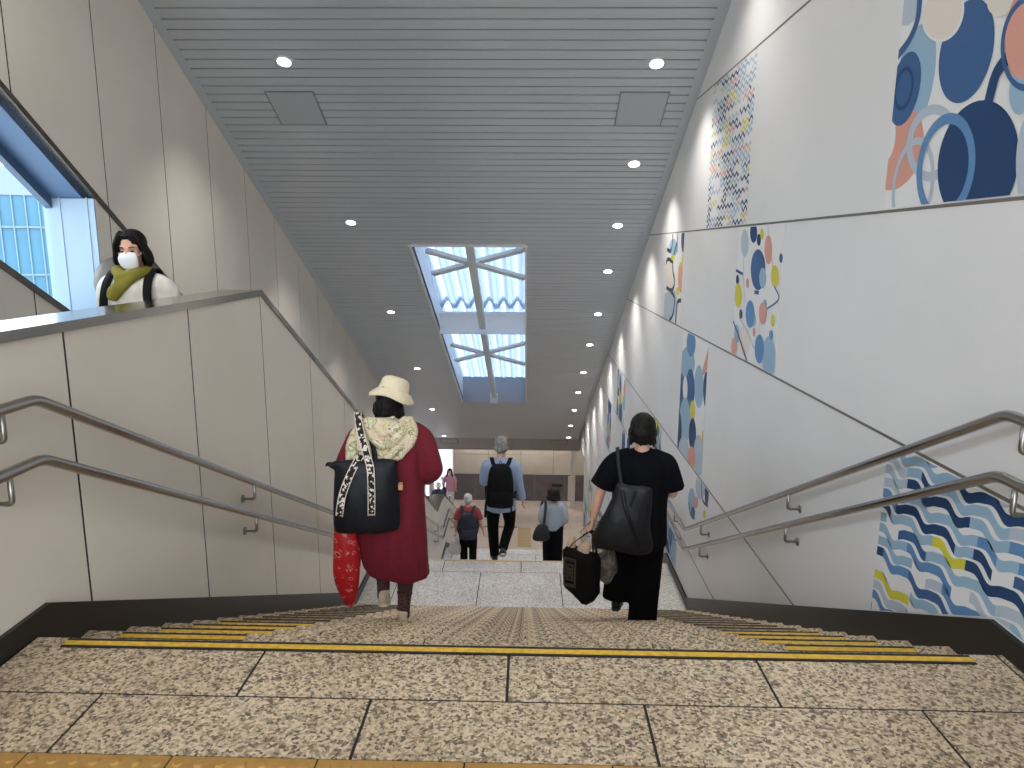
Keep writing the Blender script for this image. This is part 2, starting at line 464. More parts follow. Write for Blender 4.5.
for wi, (a, b) in enumerate(OPEN):
    w = empty('window_%d' % (wi+1), (xo((a+b)/2), (a+b)/2, WBOT((a+b)/2))); w['kind'] = 'structure'
    off = -V(w.location)
    # sloping soffit and sill of the recess
    for nm, fn, s, m in (('soffit', WTOP, 1, M_blue_metal), ('sill', WBOT, -1, M_whitepaint)):
        bm = bmesh.new(); vs = []
        for d in (0, s*.04):
            for y, x in ((a, 0), (b, 0), (b, -DEP-.08), (a, -DEP-.08)): vs.append(bm.verts.new((xo(y)+x-.02, y, fn(y)+d)))
        fs = [bm.faces.new(vs[:4]), bm.faces.new(vs[4:][::-1])]+[bm.faces.new((vs[i], vs[4+i], vs[4+(i+1) % 4], vs[(i+1) % 4])) for i in range(4)]
        bmesh.ops.recalc_face_normals(bm, faces=fs)
        obj(nm, bm, m, w, loc=off)
    for y, s in ((a, -1), (b, 1)):
        bm = bmesh.new(); x = xo(y)
        prs = [(x-.005, WBOT(y)), (x-DEP-.08, WBOT(y)), (x-DEP-.08, WTOP(y)), (x-.005, WTOP(y))]
        y -= s*.015; A = [bm.verts.new((px, y, pz)) for px, pz in prs]; B = [bm.verts.new((px, y+s*.05, pz)) for px, pz in prs]
        fs = [bm.faces.new(A), bm.faces.new(B)]+[bm.faces.new((A[i], A[(i+1) % 4], B[(i+1) % 4], B[i])) for i in range(4)]
        bmesh.ops.recalc_face_normals(bm, faces=fs)
        if s == 1 and wi == 0:   # slim seam lines on the white jamb
            for px in (x-.07, x-.30): box(bm, px, px+.012, y-.006, y+.002, WBOT(y), WTOP(y), 1)
        obj('jamb', bm, [mat('pale blue jamb', (150, 172, 190), .6), mat('seam grey blue', (150, 168, 186), .5)], w, loc=off)
    bm = bmesh.new()
    for fn, s in ((WTOP, -1), (WBOT, 1)):
        vs = []
        for d in (0, .06):
            for y, z in ((a, fn(a)), (b, fn(b)), (b, fn(b)+s*.09), (a, fn(a)+s*.09)): vs.append(bm.verts.new((xo(y)-DEP-d, y, z)))
        fs = [bm.faces.new(vs[:4]), bm.faces.new(vs[4:][::-1])]+[bm.faces.new((vs[i], vs[4+i], vs[4+(i+1) % 4], vs[(i+1) % 4])) for i in range(4)]
        bmesh.ops.recalc_face_normals(bm, faces=fs)
    obj('window_frame', bm, mat('dark blue frame', (92, 112, 138), .4, .5), w, loc=off)
    bm = bmesh.new(); vs = []
    for d in (0, .01):
        for y, z in ((a, WBOT(a)), (b, WBOT(b)), (b, WTOP(b)), (a, WTOP(a))): vs.append(bm.verts.new((xo(y)-DEP-.03-d, y, z)))
    fs = [bm.faces.new(vs[:4]), bm.faces.new(vs[4:][::-1])]+[bm.faces.new((vs[i], vs[4+i], vs[4+(i+1) % 4], vs[(i+1) % 4])) for i in range(4)]
    bmesh.ops.recalc_face_normals(bm, faces=fs)
    obj('pane', bm, M_glass, w, loc=off)

# glass office block seen through the window
bl = tag(empty('office_building', (-33, 48, -10), math.radians(24)), 'pale cyan glass office block outside the left window', 'building')
bm = bmesh.new(); box(bm, -16, 16, 0, 14, -4, 14.6)
obj('facade', bm, mat('cyan curtain wall', (52, 104, 126), .35, var=.18, vscale=.22), bl)
bm = bmesh.new(); box(bm, -16.15, 16.15, -.12, 14.1, 14.6, 16.4); obj('roof_parapet', bm, mat('pale parapet', (112, 126, 130), .6), bl)
for i in range(43):
    bm = bmesh.new(); box(bm, -15.8+.75*i, -15.72+.75*i, -.16, .02, -4, 14.6); obj('mullion', bm, mat('mullion', (92, 118, 128), .5), bl)
for i in range(6):
    bm = bmesh.new(); box(bm, -16, 16, -.12, .02, -3+3.1*i, -2.86+3.1*i); obj('floor_band', bm, MATS['mullion'], bl)

# ------------------------------------------------------------------ right wall
bm = bmesh.new()
ZJ = [-9.4, -7.3, -6.2, -5.1, -4.0, -2.93, -1.84, -.88, .57, 1.69, 3.10, 4.5, 6.02]
for a, b in zip(ZJ, ZJ[1:]):
    box(bm, XR, XR+.03, -5, 22.2, a+.007, b-.007, 0)
box(bm, XR+.012, XR+.25, -5, 22.2, -9.4, 6.02, 1)
for z in ZJ[1:-1]: box(bm, XR-.002, XR+.02, -5, 22.2, z-.0075, z+.0075, 2)
struct('wall_right', bm, [M_wallr, M_dark, M_seam], 'white panelled wall carrying the murals')

# ------------------------------------------------------------------ ceiling
SKX0, SKX1, SKY0, SKY1 = -1.87, -.07, 11.62, 20.43
th = math.atan(CS); ct, sn = math.cos(th), math.sin(th)
def cpt(x, y, h=0): return V((x, y, zc(y)))+V((0, sn, ct))*h
bm = bmesh.new()
P = .1366*ct
y = 2.661-.039
CEND = 25.1
while y < CEND:
    ym = y+P/2
    segs = [(xo(ym)-.05, XR+.01)]
    if SKY0-.03 < ym < SKY1+.03: segs = [(segs[0][0], SKX0), (SKX1, XR+.01)]
    for a, b in segs:
        c = cpt((a+b)/2, ym, .012)
        hw = (P/ct-.018)/2
        obox(bm, c, ((b-a)/2, 0, 0), V((0, ct, -sn))*hw, V((0, sn, ct))*.012, 0)
    y += P
def cslab(bm, x0, x1, y0, y1, h0, h1, mi):
    a, b = cpt(0, y0), cpt(0, y1)
    c = (a+b)/2+V((0, sn, ct))*(h0+h1)/2; c.x = (x0+x1)/2
    obox(bm, c, ((x1-x0)/2, 0, 0), (b-a)/2, V((0, sn, ct))*(h1-h0)/2, mi)
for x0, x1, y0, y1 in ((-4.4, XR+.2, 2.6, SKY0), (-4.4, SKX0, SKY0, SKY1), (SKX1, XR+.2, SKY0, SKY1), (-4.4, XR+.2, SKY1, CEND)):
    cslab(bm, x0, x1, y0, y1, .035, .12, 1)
cslab(bm, -4.4, XR+.2, CEND, 27.0, 0.0, .12, 2)
box(bm, -4.4, XR+.2, 26.93, 27.05, zc(27.0)-.005, zc(27)+1.2, 2)
box(bm, -4.4, XR+.2, 2.55, 2.7, zc(2.66)-.1, 6.2, 2)
for ya in range(3, 25):
    for sx, x0 in ((-1, xo(ya+.5)+.05), (1, XR-.05)):
        a_, b_ = cpt(0, ya), cpt(0, ya+1)
        c = (a_+b_)/2+V((0, sn, ct))*.004; c.x = x0
        dx = (xo(ya+1)-xo(ya))/2 if sx < 0 else 0
        obox(bm, c, (.055, 0, 0), (b_-a_)/2+V((dx, 0, 0)), V((0, sn, ct))*.008, 0)
struct('ceiling', bm, [M_slat, M_back, M_plaster], 'sloping ceiling of narrow grey metal slats')
# flat ceiling over the landing behind the viewer, walls, and unseen lamps added to light that concourse
bm = bmesh.new(); box(bm, -4.6, XR+.2, -5, 2.6, 6.02, 6.15); struct('ceiling', bm, M_plaster, 'flat ceiling over the top landing')
for i, (x, y) in enumerate(((-2.5, .8), (.6, .8), (-2.5, -1.6), (.6, -1.6), (-2.5, -4), (.6, -4))):
    cl = tag(empty('fill_lamp', (x, y, 6.02)), 'added unseen square luminaire in the flat ceiling above the top landing', 'lamp', 'added concourse fill lamps')
    bm = bmesh.new(); box(bm, -.42, .42, -.42, .42, -.04, 0); obj('frame', bm, M_white, cl)
    bm = bmesh.new(); box(bm, -.38, .38, -.38, .38, -.05, -.03); obj('diffuser', bm, M_fill, cl)
# wide floor of the concourse beside the landing (in front of the escalator)
bm = bmesh.new(); box(bm, -3.7, XL-.24, -5, 2.9, -.3, 0); struct('floor', bm, M_gran, 'granite floor before the escalator')

# ------------------------------------------------------------------ skylight
sk = tag(empty('skylight', (-.97, 16.2, zc(16.2))), 'long roof opening with corrugated translucent panels above the stairs', 'skylight')
so = -V(sk.location)
M_trans = bpy.data.materials.new('translucent sheet'); M_trans.use_nodes = True
nt = M_trans.node_tree; nt.nodes.clear()
o_ = nt.nodes.new('ShaderNodeOutputMaterial'); tr = nt.nodes.new('ShaderNodeBsdfTranslucent'); df = nt.nodes.new('ShaderNodeBsdfDiffuse'); mx = nt.nodes.new('ShaderNodeMixShader')
tr.inputs['Color'].default_value = (.31, .37, .45, 1); df.inputs['Color'].default_value = (.7, .75, .8, 1); mx.inputs['Fac'].default_value = .25
nt.links.new(tr.outputs[0], mx.inputs[1]); nt.links.new(df.outputs[0], mx.inputs[2]); nt.links.new(mx.outputs[0], o_.inputs[0])
H1 = .62
bm = bmesh.new()
for x0, x1, y0, y1 in ((SKX0-.03, SKX0, SKY0-.03, SKY1+.03), (SKX1, SKX1+.03, SKY0-.03, SKY1+.03)):
    cslab(bm, x0, x1, y0, y1, -.01, H1+.06, 0)
cslab(bm, SKX0-.05, SKX1+.05, SKY0-.04, SKY0, -.015, H1, 0)
obj('shaft', bm, M_white, sk, loc=so)
def corr(y0, y1, h, name):
    bm = bmesh.new(); A = []; B = []
    pit = .30; x = SKX0-.02; prof = []
    while x < SKX1+.05:
        prof += [(x, 0), (x+.04, 0), (x+.13, .17), (x+.17, .17), (x+.26, 0)]
        x += pit
    prof = [(px, pz) for px, pz in prof if px < SKX1+.06]
    for tq in (0, .006):
        A.append([bm.verts.new(cpt(px, y0, h+pz+tq)) for px, pz in prof]); B.append([bm.verts.new(cpt(px, y1, h+pz+tq)) for px, pz in prof])
    for i in range(len(prof)-1):
        bm.faces.new((A[0][i], A[0][i+1], B[0][i+1], B[0][i]))
    obj(name, bm, M_trans, sk, loc=so)
corr(11.3, 15.25, H1-.05, 'roof_sheet'); corr(15.0, 20.9, H1+.02, 'roof_sheet')
bm = bmesh.new(); a = zc(15.2)
box(bm, SKX0, SKX1, 15.18, 15.26, a-.0, a+.43, 0); box(bm, SKX0, SKX1, 15.10, 15.34, a+.40, a+.43, 0); box(bm, SKX0, SKX1, 15.10, 15.34, a-.02, a+.01, 0)
o = obj('cross_beam', bm, mat('white beam', (222, 226, 232), .5), sk, loc=so)
bm = bmesh.new(); cslab(bm, -1.03, -.90, SKY0, SKY1-.02, .06, .20, 0); obj('ridge_beam', bm, M_beam, sk, loc=so)
def brace(x0, ya, x1, yb, h):
    bm = bmesh.new(); p, q = cpt(x0, ya, h), cpt(x1, yb, h); d = (q-p); nn = V((0, sn, ct)); s = d.cross(nn).normalized()
    obox(bm, (p+q)/2, d/2, s*.055, nn*.03); obj('brace', bm, M_beam, sk, loc=so)
brace(-1.68, 11.94, SKX1, 12.89, .10); brace(-1.71, 12.87, SKX1, 11.98, .16)
brace(-1.73, 16.17, SKX1, 17.44, .10); brace(-1.78, 17.40, SKX1, 16.19, .16)
bm = bmesh.new(); x = SKX0; a = zc(20.43)
while x < SKX1-.01:
    box(bm, x, min(x+.19, SKX1), 20.41, 20.45, a-.02, a+H1+.12); box(bm, min(x+.19, SKX1), min(x+.22, SKX1), 20.43, 20.45, a-.02, a+H1+.12); x += .22
obj('end_panel', bm, mat('ribbed grey panel', (160, 166, 178), .5), sk, loc=so)
bm = bmesh.new(); box(bm, -1.08, -.86, 20.28, 20.41, a-.01, a+.26); obj('beam_shoe', bm, M_beam, sk, loc=so)

# ------------------------------------------------------------------ downlights and ceiling hatches
ordn = ['first', 'second', 'third', 'fourth', 'fifth', 'sixth', 'seventh', 'eighth', 'ninth', 'tenth', 'eleventh']
def downlight(x, y, label, grp, power):
    d = tag(empty('downlight', cpt(x, y, 0)), label, 'downlight', grp)
    d.rotation_euler = (-th, 0, 0)
    bm = bmesh.new(); r0, r1 = .085, .068
    n = 32
    rings = []
    for r, z in ((r0, 0.0), (r0, -.006), (r1, -.012), (r1, .0)):
        rings.append([bm.verts.new((r*math.cos(2*math.pi*i/n), r*math.sin(2*math.pi*i/n), z)) for i in range(n)])
    for A, B in zip(rings, rings[1:]):
        for i in range(n): bm.faces.new((A[i], A[(i+1) % n], B[(i+1) % n], B[i]))
    bmesh.ops.recalc_face_normals(bm, faces=bm.faces)
    obj('trim_ring', bm, M_white, d, True)
    bm = bmesh.new(); disc(bm, (0, 0, -.008), .069, .004, 28); obj('lens', bm, M_lamp, d)
    ld = bpy.data.lights.new('spot', 'SPOT'); ld.energy = power; ld.color = (1, .95, .89); ld.spot_size = math.radians(112); ld.spot_blend = .9; ld.shadow_soft_size = .05
    lo = link(bpy.data.objects.new('bulb', ld), d); lo.location = (0, 0, -.03); lo.rotation_euler = (th, 0, 0)
LROW = [(-2.55, 7.90), (-2.65, 10.94), (-2.70, 14.16), (-2.73, 17.53), (-2.88, 21.28), (-2.95, 24.8)]
RROW = [(1.28, 7.92), (1.31, 9.54), (1.30, 10.98), (1.33, 12.41), (1.35, 14.17), (1.35, 15.82), (1.37, 17.7), (1.37, 19.38), (1.40, 21.2), (1.42, 23.1), (1.45, 24.8)]
for i, (x, y) in enumerate(LROW): downlight(x, y, 'round lit downlight, %s from the top of the sparse left ceiling row' % ordn[i], 'left row of downlights', 80)
for i, (x, y) in enumerate(RROW): downlight(x, y, 'round lit downlight, %s from the top of the right row beside the mural wall' % ordn[i], 'right row of downlights', 72)
# two rows of the same lamps higher up, above the frame
for x, y, s in ((1.27, 6.3, 'right'), (1.26, 4.7, 'right'), (-2.5, 4.8, 'left')):
    downlight(x, y, 'round downlight above the upper frame edge on the %s side' % s, '%s row of downlights' % s, 55)
for (x, lb) in ((-2.65, 'flat grey square ceiling hatch on the left, below the first left downlight'), (1.235, 'flat grey square ceiling hatch on the right, between the first two right downlights')):
    h = tag(empty('ceiling_hatch', cpt(x, 8.58, 0)), lb, 'hatch'); h.rotation_euler = (-th, 0, 0)
    bm = bmesh.new(); box(bm, -.255, .255, -.285, .285, -.006, .004); obj('panel', bm, M_hatch, h)
    bm = bmesh.new()
    for a in ((-.27, .27, -.30, -.285), (-.27, .27, .285, .30), (-.27, -.255, -.285, .285), (.255, .27, -.285, .285)): box(bm, *a, -.009, .004)
    obj('frame', bm, mat('hatch frame', (128, 130, 132), .5), h)
for (x, lb) in ((-2.86, 'outlined access hatch at the bottom left end of the ceiling'), (1.15, 'outlined access hatch at the bottom right end of the ceiling')):
    h = tag(empty('ceiling_hatch', cpt(x, 25.65, 0)), lb, 'hatch'); h.rotation_euler = (-th, 0, 0)
    bm = bmesh.new()
    for a in ((-.33, .33, -.42, -.39), (-.33, .33, .39, .42), (-.33, -.30, -.39, .39), (.30, .33, -.39, .39)): box(bm, *a, -.01, .006)
    obj('frame', bm, mat('hatch dark frame', (104, 104, 104), .6), h)
    bm = bmesh.new(); box(bm, -.30, .30, -.39, .39, -.004, .005); obj('panel', bm, M_plaster, h)

# ------------------------------------------------------------------ lower hall
bm = bmesh.new()
box(bm, -2.94, 6, BACK, BACK+.2, BZ, -7.49, 1)
xs = [-2.94, -1.55, -.25, 1.05, 2.4, 3.8, 6.0]
zs = [-7.49, -6.66, -5.8, -4.9]
for a, b in zip(xs, xs[1:]):
    for c, d in zip(zs, zs[1:]): box(bm, a+.008, b-.008, BACK, BACK+.1, c+.008, d-.008, 0)
box(bm, -2.94, 6, BACK+.012, BACK+.2, -7.49, -4.9, 2)
for x in (-2.1, -.9, .3, 1.5): box(bm, x, x+.012, BACK-.002, BACK+.01, BZ, -7.49, 2)
box(bm, -6.5, -2.94, BACK+.05, BACK+.2, BZ, BZ+.12, 1)
struct('wall_back', bm, [M_brown, M_darkband, mat('beige seam', (140, 128, 116), .7)], 'end wall of beige panels over a dark stone band')
bm = bmesh.new(); box(bm, 1.0, 1.45, BACK-.02, BACK, -7.98+.0, -7.86); tag(obj('wall_plate', bm, mat('black plate', (48, 44, 46), .5)), 'small dark slot plate on the dark stone band', 'plate')
w = empty('window_3', (-4.5, BACK, BZ)); w['kind'] = 'structure'
bm = bmesh.new(); box(bm, -6.5, -2.98, BACK+.06, BACK+.09, BZ+.1, -4.9); obj('pane', bm, M_daywin, w, loc=-V(w.location))  # pane itself glows, emission standing in for bright daylight
bm = bmesh.new()
for x in (-6.5, -5.3, -4.15, -2.99): box(bm, x, x+.05, BACK, BACK+.1, BZ+.1, -4.9)
obj('window_frame', bm, M_white, w, loc=-V(w.location))
bm = bmesh.new(); box(bm, -3.66, -3.50, 25.9, 26.06, BZ, zc(26)+.05); struct('column_left', bm, mat('grey column', (178, 178, 184), .5), 'slim grey column of the lower hall')
bm = bmesh.new(); box(bm, 1.70, 1.88, 27.05, 27.25, BZ, -4.9); box(bm, 1.60, 1.75, 27.0, 27.06, BZ+.35, -7.25)
struct('column_right', bm, mat('cream column', (214, 208, 200), .5), 'cream column at the right end of the lower hall')
bm = bmesh.new(); box(bm, -6.5, 6, 27.0, BACK+.2, -4.95, -4.8); box(bm, XR, 6, 22.2, 27.05, -5.2, -5.1); box(bm, 5.9, 6, 22.2, BACK, BZ, -4.9); box(bm, XR+.2, 6, 22.1, 22.2, BZ, -4.9); box(bm, XR+.02, XR+.25, 22.2, 27.1, -5.2, -3.4)
struct('ceiling', bm, M_plaster, 'low ceiling of the lower hall')
bm = bmesh.new(); box(bm, -6.6, -6.5, 22.0, BACK+.2, BZ, -4.6); box(bm, -6.6, -4.05, 21.9, 22.0, BZ, zc(22)+.1); box(bm, -6.6, -4.0, 22.0, 27.0, -4.6, -4.5)
struct('wall_far_left', bm, M_wall, 'left wall of the lower hall')
for i, (x, y) in enumerate(((-1.8, 27.45), (.4, 27.45), (-4.8, 25.0), (3.8, 26.5))):  # hidden lamps added to brighten the lower hall
    z = -4.95 if y > 27 else (-4.6 if x < 0 else -5.2)
    cl = tag(empty('fill_lamp', (x, y, z)), 'added hidden long luminaire under the lower hall ceiling', 'lamp', 'added lower hall fill lamps')
    bm = bmesh.new(); box(bm, -.62, .62, -.12, .12, -.04, 0); obj('frame', bm, M_white, cl)
    bm = bmesh.new(); box(bm, -.58, .58, -.09, .09, -.055, -.03); obj('diffuser', bm, M_hall_fill, cl)

# ------------------------------------------------------------------ handrails
def fillet(pts, r=.05, n=5):
    out = [pts[0]]
    for a, b, c in zip(pts, pts[1:], pts[2:]):
        d0, d1 = (a-b), (c-b)
        k0, k1 = min(r, d0.length*.4), min(r, d1.length*.4)
        p, q = b+d0.normalized()*k0, b+d1.normalized()*k1
        for i in range(n+1):
            t = i/n; out.append(p*(1-t)**2+b*2*t*(1-t)+q*t*t)
    out.append(pts[-1]); return out
def pipe(bm, pts, r, n=16):
    tube(bm, pts, [r]*len(pts), ref=(1, 0, 0), n=n, sub=1, cap=.2)
def handrail(side, hz, lb, y_end):
    x = XL+.085 if side == 'left' else XR-.085
    s = -1 if side == 'left' else 1
    pl = path(hz, -4.0, y_end, .06)
    t = tag(empty('handrail', (x, 0, hz)), lb, 'handrail')
    pts = fillet([V((x, y, z)) for y, z in pl])
    bm = bmesh.new(); pipe(bm, pts, .0215)
    obj('rail', bm, M_rail, t, True, loc=-V(t.location))
    ys = [-2.2, .3, 2.42 if side == 'left' else 2.50, 4.62, 6.85, 8.1, 9.6, 11.9, 14.2, 15.4, 17.4, 19.6, 21.6]
    for y in ys:
        if y > y_end-.1: continue
        z = interp(pl, y)
        bm = bmesh.new()
        xw = XL if side == 'left' else XR
        disc(bm, (xw if side == 'left' else xw-.008, y, z-.115), .028, .008, 18, axis='x')
        pipe(bm, fillet([V((xw-s*.004, y, z-.115)), V((x, y, z-.115)), V((x, y, z-.015))], .02, 4), .0105, 10)
        obj('bracket', bm, M_steel, t, True, loc=-V(t.location))
handrail('left', .93, 'upper steel handrail on the left parapet wall', 22.4)
handrail('left', .70, 'lower steel handrail on the left parapet wall', 22.4)
handrail('right', .915, 'upper steel handrail on the right mural wall', 22.1)
handrail('right', .685, 'lower steel handrail on the right mural wall', 22.1)

# ------------------------------------------------------------------ escalator behind the left parapet
es = tag(empty('escalator', (-2.92, 5.2, 0)), 'escalator behind the left parapet carrying the masked person', 'escalator')
eo = -V(es.location)
bm = bmesh.new(); box(bm, -3.5, -2.2, 2.9, 5.2, -.3, 0); obj('landing_plate', bm, M_steel, es, loc=eo)
bm = bmesh.new()
k = .54; n = 40
for i in range(n):
    y = 5.2+.4*i; z = -.216*(i+1)
    if z < BZ: break
    box(bm, -3.38, -2.36, y, y+.4, z-.28, z)
obj('step_band', bm, mat('escalator step', (90, 92, 96), .5, .6), es, loc=eo)
for x0, x1 in ((-3.5, -3.40), (-2.34, -2.22)):
    bm = bmesh.new(); y1 = 5.2+(-BZ)/k
    prism(bm, [(3.4, -.2), (5.2, -.2), (y1, BZ-.2), (y1, BZ+.72), (5.2, .72), (3.4, .72)], x0, x1); obj('balustrade', bm, M_steel, es, loc=eo)
    bm = bmesh.new(); xm = (x0+x1)/2
    pipe(bm, fillet([V((xm, 3.3, .76)), V((xm, 5.2, .76)), V((xm, y1, BZ+.76)), V((xm, y1+.8, BZ+.76))]), .04, 12); obj('moving_handrail', bm, M_rubber, es, True, loc=eo)

# convex mirror beside the escalator head
mi = tag(empty('convex_mirror', (-3.52, 6.22, 1.17), 0), 'grey oval convex mirror on the pier behind the masked person', 'mirror')
bm = bmesh.new()
n = 36; rings = []
Rm = Matrix.Rotation(math.radians(52), 3, 'Z')
for r, d in ((.0, -.085), (.07, -.08), (.13, -.064), (.185, -.036), (.215, -.008), (.215, .012), (.0, .014)):
    rings.append([bm.verts.new(Rm @ V((r*math.cos(2*math.pi*i/n), d, r*1.05*math.sin(2*math.pi*i/n)))) for i in range(n)])
for A, B in zip(rings, rings[1:]):
    for i in range(n): bm.faces.new((A[i], A[(i+1) % n], B[(i+1) % n], B[i]))
bmesh.ops.remove_doubles(bm, verts=bm.verts, dist=1e-5); bmesh.ops.recalc_face_normals(bm, faces=bm.faces)
obj('mirror_face', bm, mat('mirror grey', (112, 108, 102), .45, .35), mi, True)
bm = bmesh.new(); tube(bm, [V((0, 0, 0)), V((-.05, .02, 0)), V((-.10, .03, 0))], [.02, .02, .02], n=10, sub=1); obj('arm', bm, M_steel, mi, True)
# ------------------------------------------------------------------ murals on the right wall
PAL = [(16, 58, 104), (52, 92, 140), (88, 134, 180), (146, 178, 202), (178, 190, 204), (208, 200, 62), (212, 154, 138), (224, 214, 204), (226, 226, 226), (24, 40, 44)]
PM = [mat('mural ink %d' % i, c, .5) for i, c in enumerate(PAL)]
LET = dict(n=0, b=1, m=2, l=3, g=4, y=5, p=6, c=7, w=8, k=9)
def clip(poly, cl):
    for (ay, az), (by, bz) in zip(cl, cl[1:]+cl[:1]):
        out = []
        ins = lambda p: (by-ay)*(p[1]-az)-(bz-az)*(p[0]-ay) >= -1e-9
        for i in range(len(poly)):
            p, q = poly[i-1], poly[i]
            a, b = ins(p), ins(q)
            if a != b:
                d0 = (by-ay)*(p[1]-az)-(bz-az)*(p[0]-ay); d1 = (by-ay)*(q[1]-az)-(bz-az)*(q[0]-ay)
                t = d0/(d0-d1); out.append((p[0]+(q[0]-p[0])*t, p[1]+(q[1]-p[1])*t))
            if b: out.append(q)
        poly = out
        if len(poly) < 3: return []
    return poly
class Mural:
    def __init__(s, cl):
        a = sum(p[0]*q[1]-q[0]*p[1] for p, q in zip(cl, cl[1:]+cl[:1]))
        s.cl = cl if a > 0 else cl[::-1]
        s.bm = bmesh.new(); s.k = 0
        prism(s.bm, s.cl, XR-.0022, XR+.001, 8)
    def layer(s): s.k += 1
    def poly(s, pts, mi):
        p = clip(pts, s.cl)
        if len(p) < 3: return
        x = XR-.0026-.00022*s.k
        vs = [s.bm.verts.new((x, y, z)) for y, z in p]
        try: s.bm.faces.new(vs).material_index = mi
        except ValueError: pass
    def ellipse(s, mi, e, n=44):
        s.layer(); cy, cz, uy, uz, vy, vz = e
        s.poly([(cy+uy*math.cos(t)+vy*math.sin(t), cz+uz*math.cos(t)+vz*math.sin(t)) for t in (2*math.pi*i/n for i in range(n))], mi)
    def ring(s, mi, fr, e, n=48):
        s.layer(); cy, cz, uy, uz, vy, vz = e
        P_ = lambda t, f: (cy+f*(uy*math.cos(t)+vy*math.sin(t)), cz+f*(uz*math.cos(t)+vz*math.sin(t)))
        for i in range(n):
            a, b = 2*math.pi*i/n, 2*math.pi*(i+1)/n
            s.poly([P_(a, 1), P_(b, 1), P_(b, fr), P_(a, fr)], mi)
    def line(s, mi, w, pts):
        s.layer()
        Q = catmull([V((a, b, 0)) for a, b in pts], 8) if len(pts) > 2 else [V((a, b, 0)) for a, b in pts]
        E = []
        for i, p in enumerate(Q):
            t = (Q[min(i+1, len(Q)-1)]-Q[max(i-1, 0)]).normalized(); nn = V((-t.y, t.x, 0))*w/2
            E.append(((p+nn)[:2], (p-nn)[:2]))
        for (a, b), (c, d) in zip(E, E[1:]): s.poly([a, c, d, b], mi)
    def items(s, L):
        for it in L:
            if it[0] == 'e': s.ellipse(LET[it[1]], it[2])
            elif it[0] == 'r': s.ring(LET[it[1]], it[2], it[3])
            elif it[0] == 'l': s.line(LET[it[1]], it[2], it[3])
            else: s.layer(); s.poly(it[2], LET[it[1]])
    def waves(s, y0, y1, z0, z1, pitch, lam, amp, thick, wts, tri=False, runs=(1, 4), seed=1):
        rg = random.Random(seed); s.layer()
        f = (lambda y: amp*(2*abs(2*((y/lam) % 1)-1)-1)) if tri else (lambda y: amp*math.sin(2*math.pi*y/lam)+amp*.25*math.sin(4*math.pi*y/lam+.6))
        cols = [c for c, w in wts for _ in range(w)]
        row = 0; z = z0-amp
        while z < z1+amp:
            ph = (row*.37 % 1)*lam*.25
            y = y0-lam*rg.random()
            while y < y1:
                ln = lam/2*rg.randint(*runs); c = rg.choice(cols)
                if c is not None:
                    ns = max(2, int(ln/lam*(4 if tri else 14)))
                    for i in range(ns):
                        a, b = y+ln*i/ns, y+ln*(i+1)/ns
                        s.poly([(a, z+f(a+ph)-thick/2), (b, z+f(b+ph)-thick/2), (b, z+f(b+ph)+thick/2), (a, z+f(a+ph)+thick/2)], c)
                y += ln
            z += pitch; row += 1
    def done(s, label):
        bmesh.ops.recalc_face_normals(s.bm, faces=[f for f in s.bm.faces if len(f.link_faces if hasattr(f, 'link_faces') else []) > 0]) if False else None
        for f in s.bm.faces:
            f.normal_update()
            if abs(f.normal.x) > .9 and f.normal.x > 0 and f.calc_center_median().x < XR-.0024: f.normal_flip()
        return tag(obj('mural', s.bm, PM), label, 'mural')
def rect(y0, y1, z0, z1): return [(y0, z0), (y1, z0), (y1, z1), (y0, z1)]
